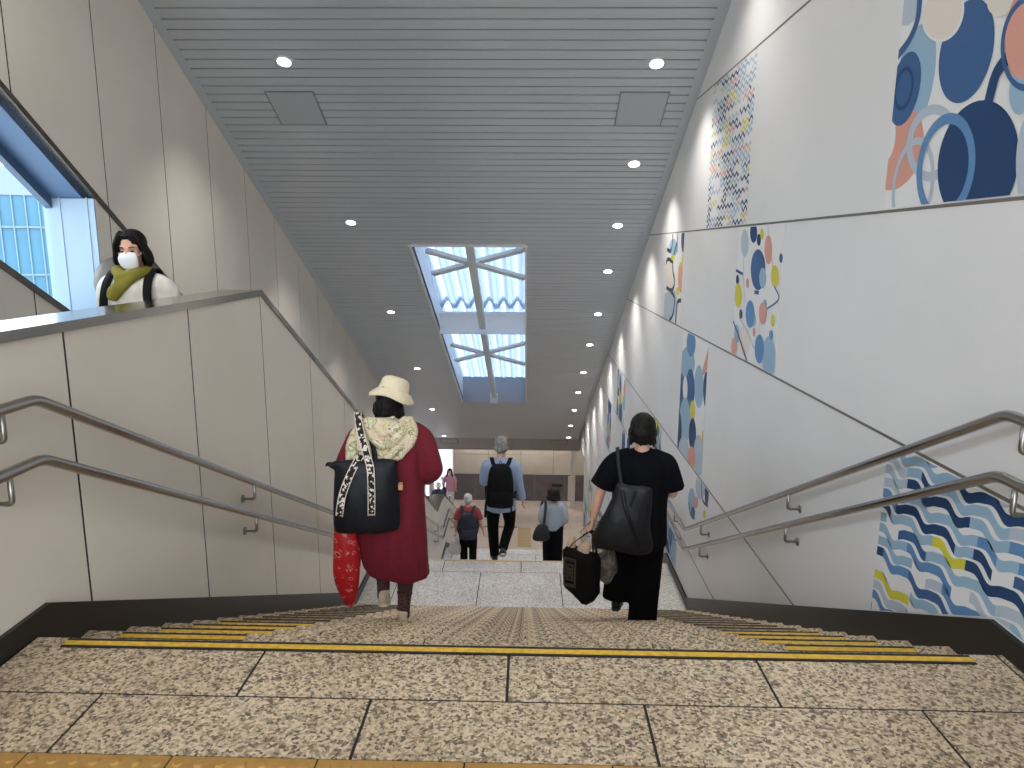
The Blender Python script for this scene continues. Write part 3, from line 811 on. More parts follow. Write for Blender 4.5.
MU = {'M1':[('e','g',[3.835,2.649,-0.121,-0.05,0.029,-0.068]),('e','l',[3.702,2.267,-0.181,-0.055,0.064,-0.262]),('e','p',[3.823,1.995,-0.273,-0.068,0.072,-0.19]),('e','w',[3.981,2.1,-0.161,-0.024,-0.034,-0.161]),('e','b',[3.774,2.266,-0.143,-0.043,0.041,-0.162]),('r','n',0.8,[3.783,2.271,-0.092,-0.026,0.017,-0.098]),('l','b',0.045,[(3.715,2.662),(3.717,2.563),(3.775,2.49),(3.875,2.444)]),('r','g',0.75,[3.478,1.976,-0.218,-0.045,0.01,-0.165]),('r','g',0.85,[3.603,1.797,-0.193,-0.029,0.015,-0.221]),('e','b',[3.285,2.316,-0.193,-0.071,0.045,-0.193]),('e','c',[3.501,2.531,-0.159,-0.066,0.032,-0.102]),('r','w',0.9,[3.501,2.531,-0.173,-0.072,0.034,-0.109]),('e','c',[3.085,2.439,-0.078,-0.024,-0.01,-0.046]),('e','n',[3.119,1.849,-0.277,-0.055,0.016,-0.241]),('l','n',0.06,[(2.986,2.222),(3.048,2.175),(3.079,2.063)]),('l','n',0.07,[(2.87,1.806),(2.783,1.842)]),('r','m',0.8,[3.342,1.855,-0.23,-0.041,0.012,-0.226]),('e','l',[2.886,2.079,-0.064,-0.016,-0.006,-0.081]),('e','g',[2.775,1.801,-0.078,-0.008,-0.038,-0.184]),('e','p',[2.891,2.293,-0.129,-0.046,0.003,-0.168]),('r','b',0.86,[2.878,2.245,-0.162,-0.052,-0.007,-0.167]),('e','m',[2.657,1.931,-0.129,-0.035,0.008,-0.156]),('e','n',[2.619,2.134,-0.109,-0.039,0.007,-0.131]),('r','l',0.8,[2.592,1.744,-0.152,-0.028,-0.001,-0.177]),('e','y',[2.506,1.827,-0.064,-0.012,-0.008,-0.09])],'M4':[('e','c',[6.121,0.736,-0.175,0.022,-0.029,-0.128]),('e','g',[6.273,1.544,-0.109,-0.001,-0.026,-0.114]),('e','n',[6.046,1.626,-0.095,-0.002,-0.018,-0.081]),('e','n',[5.895,1.568,-0.051,-0.0,-0.01,-0.047]),('e','y',[5.827,1.613,-0.044,-0.001,-0.01,-0.043]),('e','p',[5.645,1.491,-0.088,0.0,-0.024,-0.109]),('e','b',[5.865,1.335,-0.186,0.006,-0.036,-0.159]),('e','l',[5.73,1.276,-0.086,0.004,-0.018,-0.079]),('e','y',[5.451,1.299,-0.087,0.003,-0.018,-0.08]),('e','b',[5.347,1.433,-0.037,0.001,-0.008,-0.034]),('e','n',[6.413,1.232,-0.047,0.002,-0.01,-0.042]),('e','y',[6.363,1.101,-0.113,0.007,-0.023,-0.102]),('e','p',[6.111,1.218,-0.043,0.002,-0.009,-0.04]),('e','l',[5.89,0.936,-0.069,0.007,-0.013,-0.056]),('e','m',[5.988,0.972,-0.119,0.011,-0.025,-0.11]),('e','l',[5.627,1.081,-0.047,0.004,-0.008,-0.037]),('e','p',[5.669,1.005,-0.09,0.008,-0.019,-0.084]),('e','n',[6.241,0.949,-0.045,0.004,-0.009,-0.041]),('e','y',[5.419,0.975,-0.044,0.004,-0.01,-0.045]),('e','l',[6.327,0.768,-0.08,0.009,-0.018,-0.079]),('e','p',[6.382,0.644,-0.082,0.011,-0.018,-0.08]),('e','l',[5.452,0.695,-0.149,0.022,-0.035,-0.155]),('e','m',[5.683,0.726,-0.113,0.016,-0.025,-0.112]),('e','m',[5.429,0.866,-0.044,0.005,-0.008,-0.036]),('e','p',[5.845,0.839,-0.034,0.004,-0.008,-0.035]),('l','n',0.02,[(6.51,0.895),(6.257,0.757),(5.958,0.569)]),('l','g',0.012,[(6.28,0.917),(6.015,0.823),(5.811,0.713)]),('l','b',0.014,[(5.567,1.049),(5.32,1.142),(5.435,1.227)]),('l','b',0.03,[(5.899,1.158),(5.786,1.158)]),('l','g',0.012,[(6.252,1.452),(6.238,1.305),(6.142,1.051)]),('l','g',0.012,[(5.684,1.69),(5.647,1.59)]),('l','p',0.012,[(5.541,1.435),(5.495,1.362)]),('l','g',0.012,[(5.709,0.963),(5.721,0.822)]),('l','b',0.025,[(6.487,1.316),(6.246,1.286)])],'M3':[('q','g',[(9.867,0.888),(9.39,0.97),(9.296,0.587),(9.787,0.568)]),('e','n',[8.728,1.582,-0.161,-0.001,-0.036,-0.148]),('e','y',[8.66,1.352,-0.123,0.002,-0.026,-0.107]),('e','p',[8.801,1.154,-0.178,0.007,-0.043,-0.177]),('e','c',[9.506,1.139,-0.268,0.011,-0.042,-0.168]),('e','l',[9.348,1.505,-0.257,0.0,-0.027,-0.11]),('e','g',[9.208,0.819,-0.253,0.019,-0.04,-0.164]),('l','k',0.05,[(9.424,1.698),(9.419,1.56),(9.512,1.463),(9.759,1.481)]),('l','k',0.05,[(9.138,1.559),(9.317,1.381),(9.309,1.23),(9.16,1.084),(9.318,0.974),(9.699,0.986)]),('l','k',0.05,[(9.834,1.272),(9.667,1.356),(9.332,1.326)]),('l','k',0.05,[(9.388,0.961),(9.11,0.882),(9.174,0.683),(9.409,0.561)]),('l','k',0.05,[(8.661,0.892),(8.912,0.855),(8.962,0.729),(8.977,0.564)]),('e','y',[8.944,0.987,-0.106,0.006,-0.012,-0.048]),('e','y',[9.346,1.381,-0.129,0.002,-0.009,-0.038]),('e','y',[8.785,1.298,-0.063,0.002,-0.009,-0.039]),('l','b',0.03,[(9.116,1.692),(9.084,1.452)])],'M5':[('e','b',[8.492,-0.068,-0.23,0.043,-0.088,-0.361]),('e','l',[8.227,0.209,-0.376,0.06,-0.043,-0.18]),('e','m',[8.082,0.453,-0.219,0.029,-0.034,-0.142]),('q','p',[(7.633,0.163),(7.479,0.259),(7.255,0.575),(7.239,0.327),(7.412,0.216)]),('e','l',[7.608,0.055,-0.207,0.04,-0.053,-0.221]),('e','n',[7.268,0.08,-0.137,0.027,-0.044,-0.186]),('e','b',[8.001,-0.05,-0.217,0.043,-0.052,-0.219]),('e','w',[8.251,-0.099,-0.122,0.024,-0.034,-0.141]),('e','l',[8.18,-0.453,-0.283,0.068,-0.062,-0.257]),('e','n',[8.533,-0.652,-0.206,0.052,-0.061,-0.25]),('e','y',[7.831,-0.266,-0.111,0.025,-0.028,-0.117]),('e','n',[7.771,-0.516,-0.17,0.045,-0.043,-0.178]),('e','g',[8.166,-0.807,-0.27,0.077,-0.037,-0.152]),('e','g',[7.439,-0.657,-0.224,0.066,-0.051,-0.214]),('e','p',[7.76,-0.781,-0.183,0.054,-0.03,-0.126]),('e','y',[7.72,-0.948,-0.097,0.031,-0.027,-0.111]),('e','y',[7.272,-0.427,-0.064,0.017,-0.02,-0.083])],'M6':[('e','l',[7.65,-1.24,-0.168,0.061,-0.033,-0.139]),('e','n',[7.036,-0.907,-0.081,0.028,-0.033,-0.14]),('e','g',[7.308,-0.959,-0.196,0.067,-0.031,-0.132]),('l','n',0.03,[(7.266,-0.888),(7.17,-1.052),(6.898,-1.036)]),('e','y',[7.063,-1.168,-0.051,0.02,-0.011,-0.046]),('l','k',0.03,[(7.768,-1.298),(7.665,-1.397),(7.453,-1.367)]),('e','b',[7.549,-1.338,-0.094,0.036,-0.016,-0.066]),('e','p',[7.436,-1.178,-0.091,0.033,-0.014,-0.059])]}
m = Mural(rect(1.3, 3.87, 1.705, 3.09)); m.items(MU['M1']); m.done('mural of large overlapping blue ovals and rings at the top right')
m = Mural(rect(6.27, 7.66, 1.705, 3.09)); m.ellipse(4, (6.95, 2.4, 0, 0, 0, 0))
m.waves(6.2, 7.7, 1.7, 3.1, .052, .115, .024, .026, [(None, 5), (0, 6), (1, 2), (3, 6), (4, 7), (5, 2), (6, 1)], tri=True, runs=(1, 5), seed=4)
m.done('mural of small navy, grey and yellow zigzags under the ceiling')
m = Mural(rect(8.72, 9.79, .585, 1.675)); m.items(MU['M3']); m.done('mural of dark curling vines with a pink and a navy bar')
m = Mural(rect(5.31, 6.46, .585, 1.675)); m.items(MU['M4']); m.done('mural of scattered blue, pink and yellow bubbles on stems')
m = Mural(rect(7.29, 8.52, -.865, .555)); m.items(MU['M5']); m.done('mural of tall overlapping blue and pale ovals above the black-clad person')
def skz(y): return max(p for p in (interp(up, y),))+.004
m = Mural([(6.95, -1.83), (7.85, -1.83), (7.85, -.895), (6.95, -.895)]); m.items(MU['M6']); m.done('small mural of blue leaves on a stem just above the right handrails')
cl = [(1.7, .094), (2.60, .094), (3.57, skz(3.57)), (3.57, .555), (1.7, .555)]
m = Mural([(1.7, .1), (2.63, .1), (2.63, .555), (1.7, .555)])
# the wave mural has two convex halves: beside the landing and beside the first steps
WV = [(8, 3), (4, 4), (3, 5), (2, 4), (1, 4), (0, 5), (5, 1)]
mw = Mural.__new__(Mural); mw.bm = m.bm; mw.k = 0
halves = ([(1.7, .1), (2.64, .1), (2.64, .555), (1.7, .555)], [(2.64, .1), (3.57, skz(3.57)), (3.57, .555), (2.64, .555)])
m.bm.free(); mw.bm = bmesh.new()
for h in halves: prism(mw.bm, h, XR-.0022, XR+.001, 8)
for h in halves:
    mw.cl = h; mw.k = 0
    mw.waves(1.4, 3.62, -.45, .6, .062, .25, .021, .047, WV, seed=11)
mw.done('mural of rolling blue and white waves beside the top of the right handrails')
def leafy(label, y0, y1, z0, z1, seed, clp=None):
    rg = random.Random(seed); m = Mural(clp or rect(y0, y1, z0, z1))
    for i in range(16):
        c = rg.choice([0, 0, 1, 2, 3, 3, 4, 4, 5, 6, 7]); cy = rg.uniform(y0, y1); cz = rg.uniform(z0, z1)
        m.ellipse(c, (cy, cz, rg.uniform(.08, .22), rg.uniform(-.03, .03), 0, rg.uniform(.08, .26)))
    for i in range(3):
        a = rg.uniform(y0, y1); m.line(0, .02, [(a, z0), (a+rg.uniform(-.2, .2), (z0+z1)/2), (a+rg.uniform(-.2, .2), z1)])
    m.done(label)
leafy('narrow mural with navy and yellow leaves, seen just left of the black-clad person\'s hair', 13.25, 14.5, -1.825, -.895, 3)
leafy('slim far mural of blue ovals beside the fifth joint of the right wall', 15.4, 16.2, -2.915, -1.855, 5)
leafy('mural of pale blue spots right beside the hair of the black-clad person', 9.55, 10.35, -1.825, -.895, 8)
leafy('far mural of pale blue shapes directly below the navy and yellow one', 12.4, 13.5, -2.915, -1.855, 9)
leafy('low mural with blue and yellow shapes above the first landing skirting', 8.3, 9.05, -2.33, -1.855, 12)
leafy('distant mural with small blue streaks by the middle flight, upper one', 16.9, 17.9, -5.085, -4.015, 15)
leafy('distant mural with small blue streaks by the lowest flight', 19.3, 20.4, -6.185, -5.115, 17)
leafy('farthest mural, a bluish patch near the end of the right wall', 20.8, 21.8, -7.285, -6.215, 21)
# ------------------------------------------------------------------ people
_nosp = None
SKIN = mat('skin', (214, 164, 138), .55, var=.06, vscale=20); SKIN.node_tree.nodes['Principled BSDF'].inputs['Subsurface Weight'].default_value = .08
M_hair = ramp_mat('black hair', 'noise', 60, [(.3, (7, 6, 6)), (.7, (24, 20, 19))], .6, stretch=(1, 1, .12), bump=.5)
M_hairbr = ramp_mat('dark brown hair', 'noise', 60, [(.3, (16, 12, 11)), (.7, (40, 30, 27))], .6, stretch=(1, 1, .12), bump=.5)
M_hairgr = ramp_mat('grey hair', 'noise', 55, [(.3, (78, 78, 78)), (.7, (150, 150, 148))], .6, stretch=(1, 1, .2), bump=.5)
M_hairwh = ramp_mat('white hair', 'noise', 55, [(.3, (150, 152, 152)), (.7, (214, 216, 216))], .6, stretch=(1, 1, .2), bump=.4)
for h_ in (M_hair, M_hairbr): h_.node_tree.nodes['Principled BSDF'].inputs['Specular IOR Level'].default_value = .2
M_eye = mat('eye', (30, 24, 22), .2)
JD = dict(neck=(0, -.005, 1.345), head=(0, .02, 1.48), sR=(.165, 0, 1.30), eR=(.215, -.03, 1.045), wR=(.225, .03, .82), sL=(-.165, 0, 1.30), eL=(-.215, -.03, 1.045), wL=(-.225, .03, .82),
          hR=(.085, 0, .83), kR=(.09, .03, .45), aR=(.09, -.02, .085), hL=(-.085, 0, .83), kL=(-.09, .03, .45), aL=(-.09, -.02, .085), tR=None, tL=None)
def rotm(yaw=0, pitch=0, roll=0):
    return (Matrix.Rotation(math.radians(yaw), 3, 'Z') @ Matrix.Rotation(math.radians(pitch), 3, 'X') @ Matrix.Rotation(math.radians(roll), 3, 'Y'))
class Fig:
    def __init__(s, label, loc, rz, H, vox, head=(0, 0, 0), girth=1.0, **j):
        s.k = H/1.6; s.vox = vox; s.g = girth
        s.J = {n: (V(p)*s.k if p else None) for n, p in {**JD, **j}.items()}
        s.R = rotm(*head)
        s.t = tag(empty('person', loc, math.radians(rz)), label, 'person')
    def p(s, x, y, z): return V((x, y, z))*s.k
    def h(s, x, y, z): return s.J['head']+s.R @ (V((x, y, z))*s.k)      # head-space point, y forward
    def e(s, bm, c, r, seg=16): ell(bm, s.h(*c), V(r)*s.k, s.R, seg)
    def arm(s, bm, side, r=(.045, .038, .033, .024), to='w'):
        S, E, W = s.J['s'+side], s.J['e'+side], s.J['w'+side]; k = s.k*s.g
        tube(bm, [C_(S), S+V((0, 0, -.05)), S.lerp(E, .5), E, E.lerp(W, .45), W], [.034*k, r[0]*k, r[0]*.92*k, r[1]*k, r[2]*1.02*k, r[3]*k], n=12)
    def hand(s, bm, side, d, thumb, curl=35, spread=.0):
        """palm, four jointed fingers of their own length and a thumb on the side of the palm"""
        k = s.k; W = s.J['w'+side]; d = V(d).normalized(); th_ = V(thumb); th_ = (th_-d*th_.dot(d)).normalized(); nn = d.cross(th_)
        if side == 'L': nn = -nn
        tube(bm, [W-d*.02*k, W+d*.03*k, W+d*.062*k, W+d*.088*k], [(.022*k, .018*k), (.033*k, .016*k), (.038*k, .014*k), (.036*k, .011*k)], ref=th_, n=12)
        for i, (o, L) in enumerate(((.027, .066), (.009, .076), (-.009, .071), (-.027, .056))):
            b = W+d*.08*k+th_*o*k; pts = [b]; ang = 0; dd_ = d+th_*spread*o*20
            for q, fr in enumerate((.45, .32, .25)):
                ang += math.radians(curl*(.7 if q == 0 else 1)+i*2)
                pts.append(pts[-1]+(dd_*math.cos(ang)+nn*math.sin(ang)).normalized()*L*fr*k)
            tube(bm, pts, [.0095*k, .009*k, .008*k, .0068*k], ref=th_, n=8, sub=2)
        b = W+d*.025*k+th_*.026*k
        tube(bm, [b, b+(d*.6+th_*.7+nn*.25)*.032*k, b+(d*1.0+th_*.75+nn*.55)*.05*k, b+(d*1.35+th_*.6+nn*.85)*.062*k], [.013*k, .011*k, .0095*k, .008*k], ref=nn, n=8, sub=2)
    def skull(s, bm, face=True):
        s.e(bm, (0, -.012, .03), (.074, .092, .088)); s.e(bm, (0, .022, -.035), (.058, .062, .075)); s.e(bm, (0, .05, -.085), (.032, .03, .028))
        tube(bm, [s.J['neck']+V((0, -.01, -.05))*s.k, s.J['neck']+V((0, 0, .01))*s.k, s.h(0, -.012, -.06)], [.062*s.k, .052*s.k, .05*s.k], n=14)
        for q in (-1, 1):
            s.e(bm, (q*.076, -.012, -.008), (.012, .02, .032), 10); s.e(bm, (q*.035, .062, -.02), (.026, .02, .022), 10)
        tube(bm, [s.h(0, .078, .018), s.h(0, .096, -.012), s.h(0, .104, -.03), s.h(0, .088, -.042)], [.008*s.k, .011*s.k, .014*s.k, .013*s.k], n=8, sub=2)
        s.e(bm, (0, .078, -.064), (.024, .013, .007), 10); s.e(bm, (0, .077, -.075), (.02, .013, .007), 10)
        s.e(bm, (0, .07, .022), (.05, .018, .01), 10)
    def eyes(s):
        for q in (-1, 1):
            bm = bmesh.new(); s.e(bm, (q*.031, .0815, -.001), (.013, .006, .0055), 12); obj('eye', bm, M_eye, s.t, True)
    def torso(s, bm, st, y=0.0, n=20):
        tube(bm, [s.p(a[3] if len(a) > 3 else 0, (a[4] if len(a) > 4 else y), a[0]) for a in st], [(a[1]*s.k, a[2]*s.k) for a in st], n=n, cap=.25)
    BODY = [(.77, .13, .10), (.86, .155, .115), (.95, .145, .105), (1.03, .128, .092), (1.12, .14, .1), (1.22, .155, .1), (1.29, .15, .08), (1.335, .085, .06)]
    def body(s, hands, skin=SKIN, legs=True):
        bm = bmesh.new(); k = s.k
        s.torso(bm, s.BODY); s.skull(bm)
        for q in 'RL':
            s.arm(bm, q)
            if legs:
                h, n_, a = s.J['h'+q], s.J['k'+q], s.J['a'+q]
                tube(bm, [h, h.lerp(n_, .5), n_, n_.lerp(a, .35), a], [.078*k, .066*k, .05*k, .048*k, .034*k], n=12)
        for a in hands: s.hand(bm, *a)
        o = remesh('body', bm, skin, s.t, s.vox, 1); o['label'] = 'skin of the figure' if False else 'body with bare skin'
        del o['label']
        s.eyes(); return o
    def garment(s, name, m, bm, label=None, vox=None, smooth=3, fold=.006, fscale=(9, 9, 3)):
        o = remesh(name, bm, m, s.t, vox or s.vox*1.15, smooth, fold*s.k, fscale)
        if label: o['label'] = label
        return o
    def leg(s, bm, q, r, to=None):
        h, n_, a = s.J['h'+q], s.J['k'+q], s.J['a'+q]; k = s.k
        tube(bm, [h+V((0, 0, .05))*k, h.lerp(n_, .5), n_, n_.lerp(a, .5), a+(n_-a)*(to or .06)], [x*k for x in r], n=16, cap=.15)
    def shoes(s, m, msole, d=None, high=0.0, L=.235):
        for q in 'RL':
            a, t = s.J['a'+q], s.J['t'+q]; k = s.k
            sx_ = 1 if q == 'R' else -1
            if t is None: t = a+V((sx_*.03, .17, -.075))*k
            f_ = (t-a); up_ = V((1, 0, 0)).cross(f_).normalized()
            if up_.z < 0: up_ = -up_
            fl = f_-up_*f_.dot(up_)
            side = f_.cross(up_).normalized()
            # sole plane: from heel to toe through t
            dr = V((f_.x, f_.y, f_.z+.075*k)) if True else f_
            dr.normalize(); n_ = side.cross(dr).normalized()
            if n_.dot(a-t) < 0: n_ = -n_
            heel = t-dr*.225*k
            P_ = lambda u, v: heel+dr*u*k+n_*v*k
            bm = bmesh.new()
            tube(bm, [P_(.01, .035), P_(.05, .042), P_(.11, .042), P_(.17, .032), P_(.23, .022)], [(.03*k, .034*k), (.036*k, .042*k), (.04*k, .04*k), (.046*k, .03*k), (.036*k, .02*k)], ref=side, n=14)
            tube(bm, [P_(.05, .06), P_(.045, .10+high)], [(.036*k, .042*k), (.038*k, .042*k)], ref=side, n=12)
            sh = remesh('shoe', bm, m, s.t, max(.005, s.vox*.8), 1)
            bm = bmesh.new()
            tube(bm, [P_(.0, .006), P_(.05, .006), P_(.12, .006), P_(.18, .006), P_(.238, .008)], [(.03*k, .011*k), (.037*k, .011*k), (.038*k, .011*k), (.048*k, .011*k), (.034*k, .011*k)], ref=side, n=12)
            obj('sole', bm, msole, sh, True)

def C_(S): return V((S.x*.45, S.y-.006, S.z+.006))
def bag_strap(name, parent, pts, w, th_, side, m, label=None):
    bm = bmesh.new(); ribbon(bm, pts, w, th_, side); o = obj(name, bm, m, parent, True)
    if label: o['label'] = label
    return o

# ---- 1. person in the long red coat -------------------------------------------------------------
M_red = ramp_mat('red coat cloth', 'noise', 160, [(.3, (92, 9, 27)), (.7, (124, 17, 40))], .85, bump=.25)
M_scarf = ramp_mat('scarf print', 'noise', 13, [(.34, (178, 166, 128)), (.41, (222, 212, 178)), (.47, (120, 128, 84)), (.485, (226, 216, 184)), (.58, (208, 178, 160)), (.60, (222, 212, 178)), (.68, (196, 186, 140))], .8, distort=.8)
M_hat = mat('cream felt', (226, 212, 180), .9, var=.08, vscale=60, bump=.4, bscale=220)
M_sock = ramp_mat('patterned sock', 'noise', 70, [(.42, (54, 34, 38)), (.52, (110, 78, 72)), (.6, (60, 38, 42))], .9)
M_shoe_b = mat('beige shoe', (212, 194, 168), .8)
M_legging = mat('brown legging', (70, 46, 42), .9)
f1 = Fig('person in long dark red coat and cream bucket hat, walking down beside the left handrails', (-.845, 4.30, -.92), 4, 1.622, .0085, head=(4, -6, 6), 
         eR=(.25, .0, 1.05), wR=(.215, .2, .93), neck=(.01, -.005, 1.345), eL=(-.26, -.03, 1.06), wL=(-.25, .13, .86), sR=(.165, 0, 1.30), sL=(-.165, 0, 1.30), 
         kR=(.085, .05, .46), aR=(.055, .0, .085), tR=(.065, .17, .01), kL=(-.08, .16, .47), aL=(-.085, .13, .15), tL=(-.095, .25, .02))
f1.body([('R', (-.1, .5, -.5), (-1, 0, .3)), ('L', (-.1, .0, -1), (.2, 1, 0), 60)])
bm = bmesh.new()
f1.torso(bm, [(.35, .205, .165, .02, .02), (.47, .212, .18, .01, .01), (.7, .218, .18), (.92, .208, .165), (1.08, .205, .155), (1.2, .200, .145), (1.285, .165, .115), (1.34, .11, .08), (1.365, .065, .058)])
for q in 'RL':
    S, E, W = f1.J['s'+q], f1.J['e'+q], f1.J['w'+q]
    tube(bm, [C_(S), S+V((0, 0, -.042)), S.lerp(E, .5), E, E.lerp(W, .5), W], [.078*.72, .078*.93, .082, .078, .068, .058], n=14, cap=.15)
# hem is cut on a slant: lower on the right
for v in bm.verts:
    if v.co.z < .62: v.co.z += (.62-v.co.z)*(.02-1.7*max(-.30, min(.16, v.co.x-.10)))*.6
f1.garment('coat', M_red, bm, 'long dark red coat', fold=.013, fscale=(8, 8, 1.6))
bm = bmesh.new()
for q in 'RL': f1.leg(bm, q, (.08, .07, .058, .052, .044), .35)
f1.garment('leggings', M_legging, bm, 'brown leggings', fold=.003)
for q in 'RL':
    n_, a = f1.J['k'+q], f1.J['a'+q]; bm = bmesh.new()
    tube(bm, [a+V((0, 0, -.02)), a.lerp(n_, .15), a.lerp(n_, .36)], [.041, .042, .046], n=16, cap=.1)
    tube(bm, [a.lerp(n_, .345), a.lerp(n_, .385)], [.051, .052], n=16, cap=.2)
    f1.garment('sock', M_sock, bm, 'dark patterned sock with ribbed cuff', vox=.006, smooth=1, fold=0)
f1.shoes(M_shoe_b, mat('pale sole', (226, 214, 190), .7))
bm = bmesh.new()
f1.e(bm, (0, -.025, .02), (.083, .095, .09)); f1.e(bm, (-.01, -.075, -.035), (.075, .055, .06)); f1.e(bm, (-.015, -.085, -.075), (.05, .04, .035))
for i in range(14):
    a = math.pi*(.05+.9*i/13); c = f1.h(.075*math.cos(a), -.03-.07*math.sin(a), -.03)
    tube(bm, [c, c+V((.012*math.cos(a), -.01, -.05)), c+V((.02*math.cos(a), -.012, -.075-.02*math.sin(i*7.1)))], [.016, .012, .004], n=6, sub=2)
f1.garment('hair', M_hair, bm, vox=.006, smooth=1, fold=.004, fscale=(30, 30, 10))
# bucket hat: crown and drooping brim
bm = bmesh.new(); n = 40; rings = []
prof = [(.0, .138), (.045, .137), (.075, .128), (.092, .108), (.098, .075), (.101, .046), (.112, .030), (.132, .010), (.150, -.016), (.1465, -.020), (.128, .004), (.108, .024), (.096, .040), (.091, .075), (.085, .1), (.04, .128), (0, .129)]
Rh = f1.R @ rotm(0, -6, 10)
for r, z in prof:
    ring = []
    for i in range(n):
        a = 2*math.pi*i/n; w_ = 1+(.05*math.sin(2*a+1)+.03*math.sin(5*a))*(r > .11)
        dz = (.010*math.sin(3*a+.6))*(r > .11)
        ring.append(bm.verts.new(f1.J['head']+Rh @ (V((r*w_*math.cos(a), r*1.12*w_*math.sin(a)-.012, z+.012+dz))*f1.k)))
    rings.append(ring)
for A, B in zip(rings, rings[1:]):
    for i in range(n): bm.faces.new((A[i], A[(i+1) % n], B[(i+1) % n], B[i]))
bmesh.ops.remove_doubles(bm, verts=bm.verts, dist=1e-5); bmesh.ops.recalc_face_normals(bm, faces=bm.faces)
for v in bm.verts:
    v.co += V((noise.noise(v.co*14), noise.noise(v.co*14+V((5, 0, 0))), noise.noise(v.co*14+V((0, 9, 0)))))*.005
hc = f1.J['head']+V((0, 0, .04))
for v in bm.verts: v.co = hc+(v.co-hc)*.90+V((.012, 0, 0))
o = obj('hat', bm, M_hat, f1.t, True); o['label'] = 'cream bucket hat with drooping brim'
# scarf worn as a loose hooded cowl with a point down the back
bm = bmesh.new()
f1.torso(bm, [(1.255, .19, .125, -.0, -.005), (1.30, .165, .115, 0, -.01), (1.345, .115, .095, 0, -.015), (1.385, .085, .085, 0, -.01), (1.40, .075, .075, 0, -.005)])
tube(bm, [f1.p(-.02, -.10, 1.375), f1.p(-.04, -.150, 1.25), f1.p(-.065, -.172, 1.12), f1.p(-.07, -.172, .985)], [(.125, .035), (.155, .026), (.10, .02), (.022, .012)], n=16)
tube(bm, [f1.p(-.13, -.03, 1.335), f1.p(-.195, -.10, 1.24), f1.p(-.19, -.15, 1.10), f1.p(-.17, -.165, 1.0)], [(.06, .05), (.05, .04), (.045, .024), (.02, .012)], n=14)
tube(bm, [f1.p(.10, -.05, 1.36), f1.p(.13, -.11, 1.28), f1.p(.06, -.165, 1.17)], [(.06, .045), (.05, .034), (.03, .018)], n=14)
for (xa, za), (xm, ym, zm), (xb, zb), r in (((-.10, 1.385), (.0, -.165, 1.315), (.10, 1.385), .026), ((-.13, 1.365), (-.01, -.192, 1.245), (.125, 1.36), .024), ((-.15, 1.345), (-.03, -.205, 1.165), (.13, 1.325), .021)):
    tube(bm, [f1.p(xa, -.07, za), f1.p(xa*.6+xm*.4, ym*.85, za*.42+zm*.58), f1.p(xm, ym, zm), f1.p(xb*.6+xm*.4, ym*.85, zb*.42+zm*.58), f1.p(xb, -.07, zb)], [r*.7, r, r*1.15, r, r*.7], n=10)
f1.garment('scarf', M_scarf, bm, 'cream scarf printed with green and pink lines', vox=.0065, smooth=1, fold=.005, fscale=(14, 14, 9))

# black tote on her left shoulder with black-and-white woven straps
def frame_of(fig): return fig.t.location.copy(), Matrix.Rotation(fig.t.rotation_euler.z, 3, 'Z')
fl, fr = frame_of(f1)
tb = tag(empty('tote_bag', fl+fr @ V((-.115, -.245, .755)), math.radians(6)), 'big black tote bag with patterned black-and-white straps on the red coat\'s back', 'tote bag')
M_nylon = mat('black nylon', (15, 16, 22), .5, bump=.3, bscale=30, spec=.3)
bm = bmesh.new()
tube(bm, [V((0, 0, .0)), V((0, 0, .05)), V((.005, 0, .22)), V((.0, 0, .38)), V((0, 0, .435))], [(.186, .05), (.197, .075), (.194, .078), (.183, .055), (.188, .028)], n=28, sub=4, cap=.2)
tube(bm, [V((-.185, 0, .40)), V((-.215, .005, .42)), V((-.235, .0, .40))], [.018, .014, .006], n=8)
o = remesh('bag_body', bm, M_nylon, tb, .008, 2, .008, (8, 8, 3.5))
M_band = ramp_mat('woven letter band', 'cell', 95, [(0, (22, 20, 22)), (.69, (22, 20, 22)), (.71, (226, 216, 200))], .8, const=True, stretch=(1, .2, 1.0))
M_bandedge = mat('band edge', (226, 214, 198), .8)
def band_strap(pts, side):
    bm = bmesh.new(); ribbon(bm, pts, .042, .003, side, 0)
    o = obj('strap', bm, M_band, tb, True); o['label'] = 'strap woven with black and white marks'
    for q in (-1, 1):
        off = V(side).normalized()*.0195*q
        bm = bmesh.new(); ribbon(bm, [V(p)+off+V((0, -.0015, 0)) for p in pts], .0045, .0045, side); obj('strap_edge', bm, M_bandedge, o, True)
band_strap([(.035, -.088, .13), (.04, -.092, .28), (.035, -.07, .41), (.015, -.035, .47), (-.02, .03, .57), (-.05, .12, .655), (-.06, .22, .675), (-.05, .34, .59), (.0, .39, .40)], (1, 0, .1))
band_strap([(-.15, -.085, .13), (-.125, -.088, .26), (-.075, -.06, .385), (-.025, .0, .47)], (1, 0, -.3))
bag_strap('strap', tb, [(.06, -.03, .42), (.05, .02, .48), (.02, .10, .56), (.0, .19, .608)], .03, .004, (1, 0, .1), M_nylon, 'plain black inner strap')
bm = bmesh.new(); box(bm, .188, .212, -.03, .01, .26, .295); obj('tag', bm, mat('leather tag', (190, 150, 110), .6), tb)

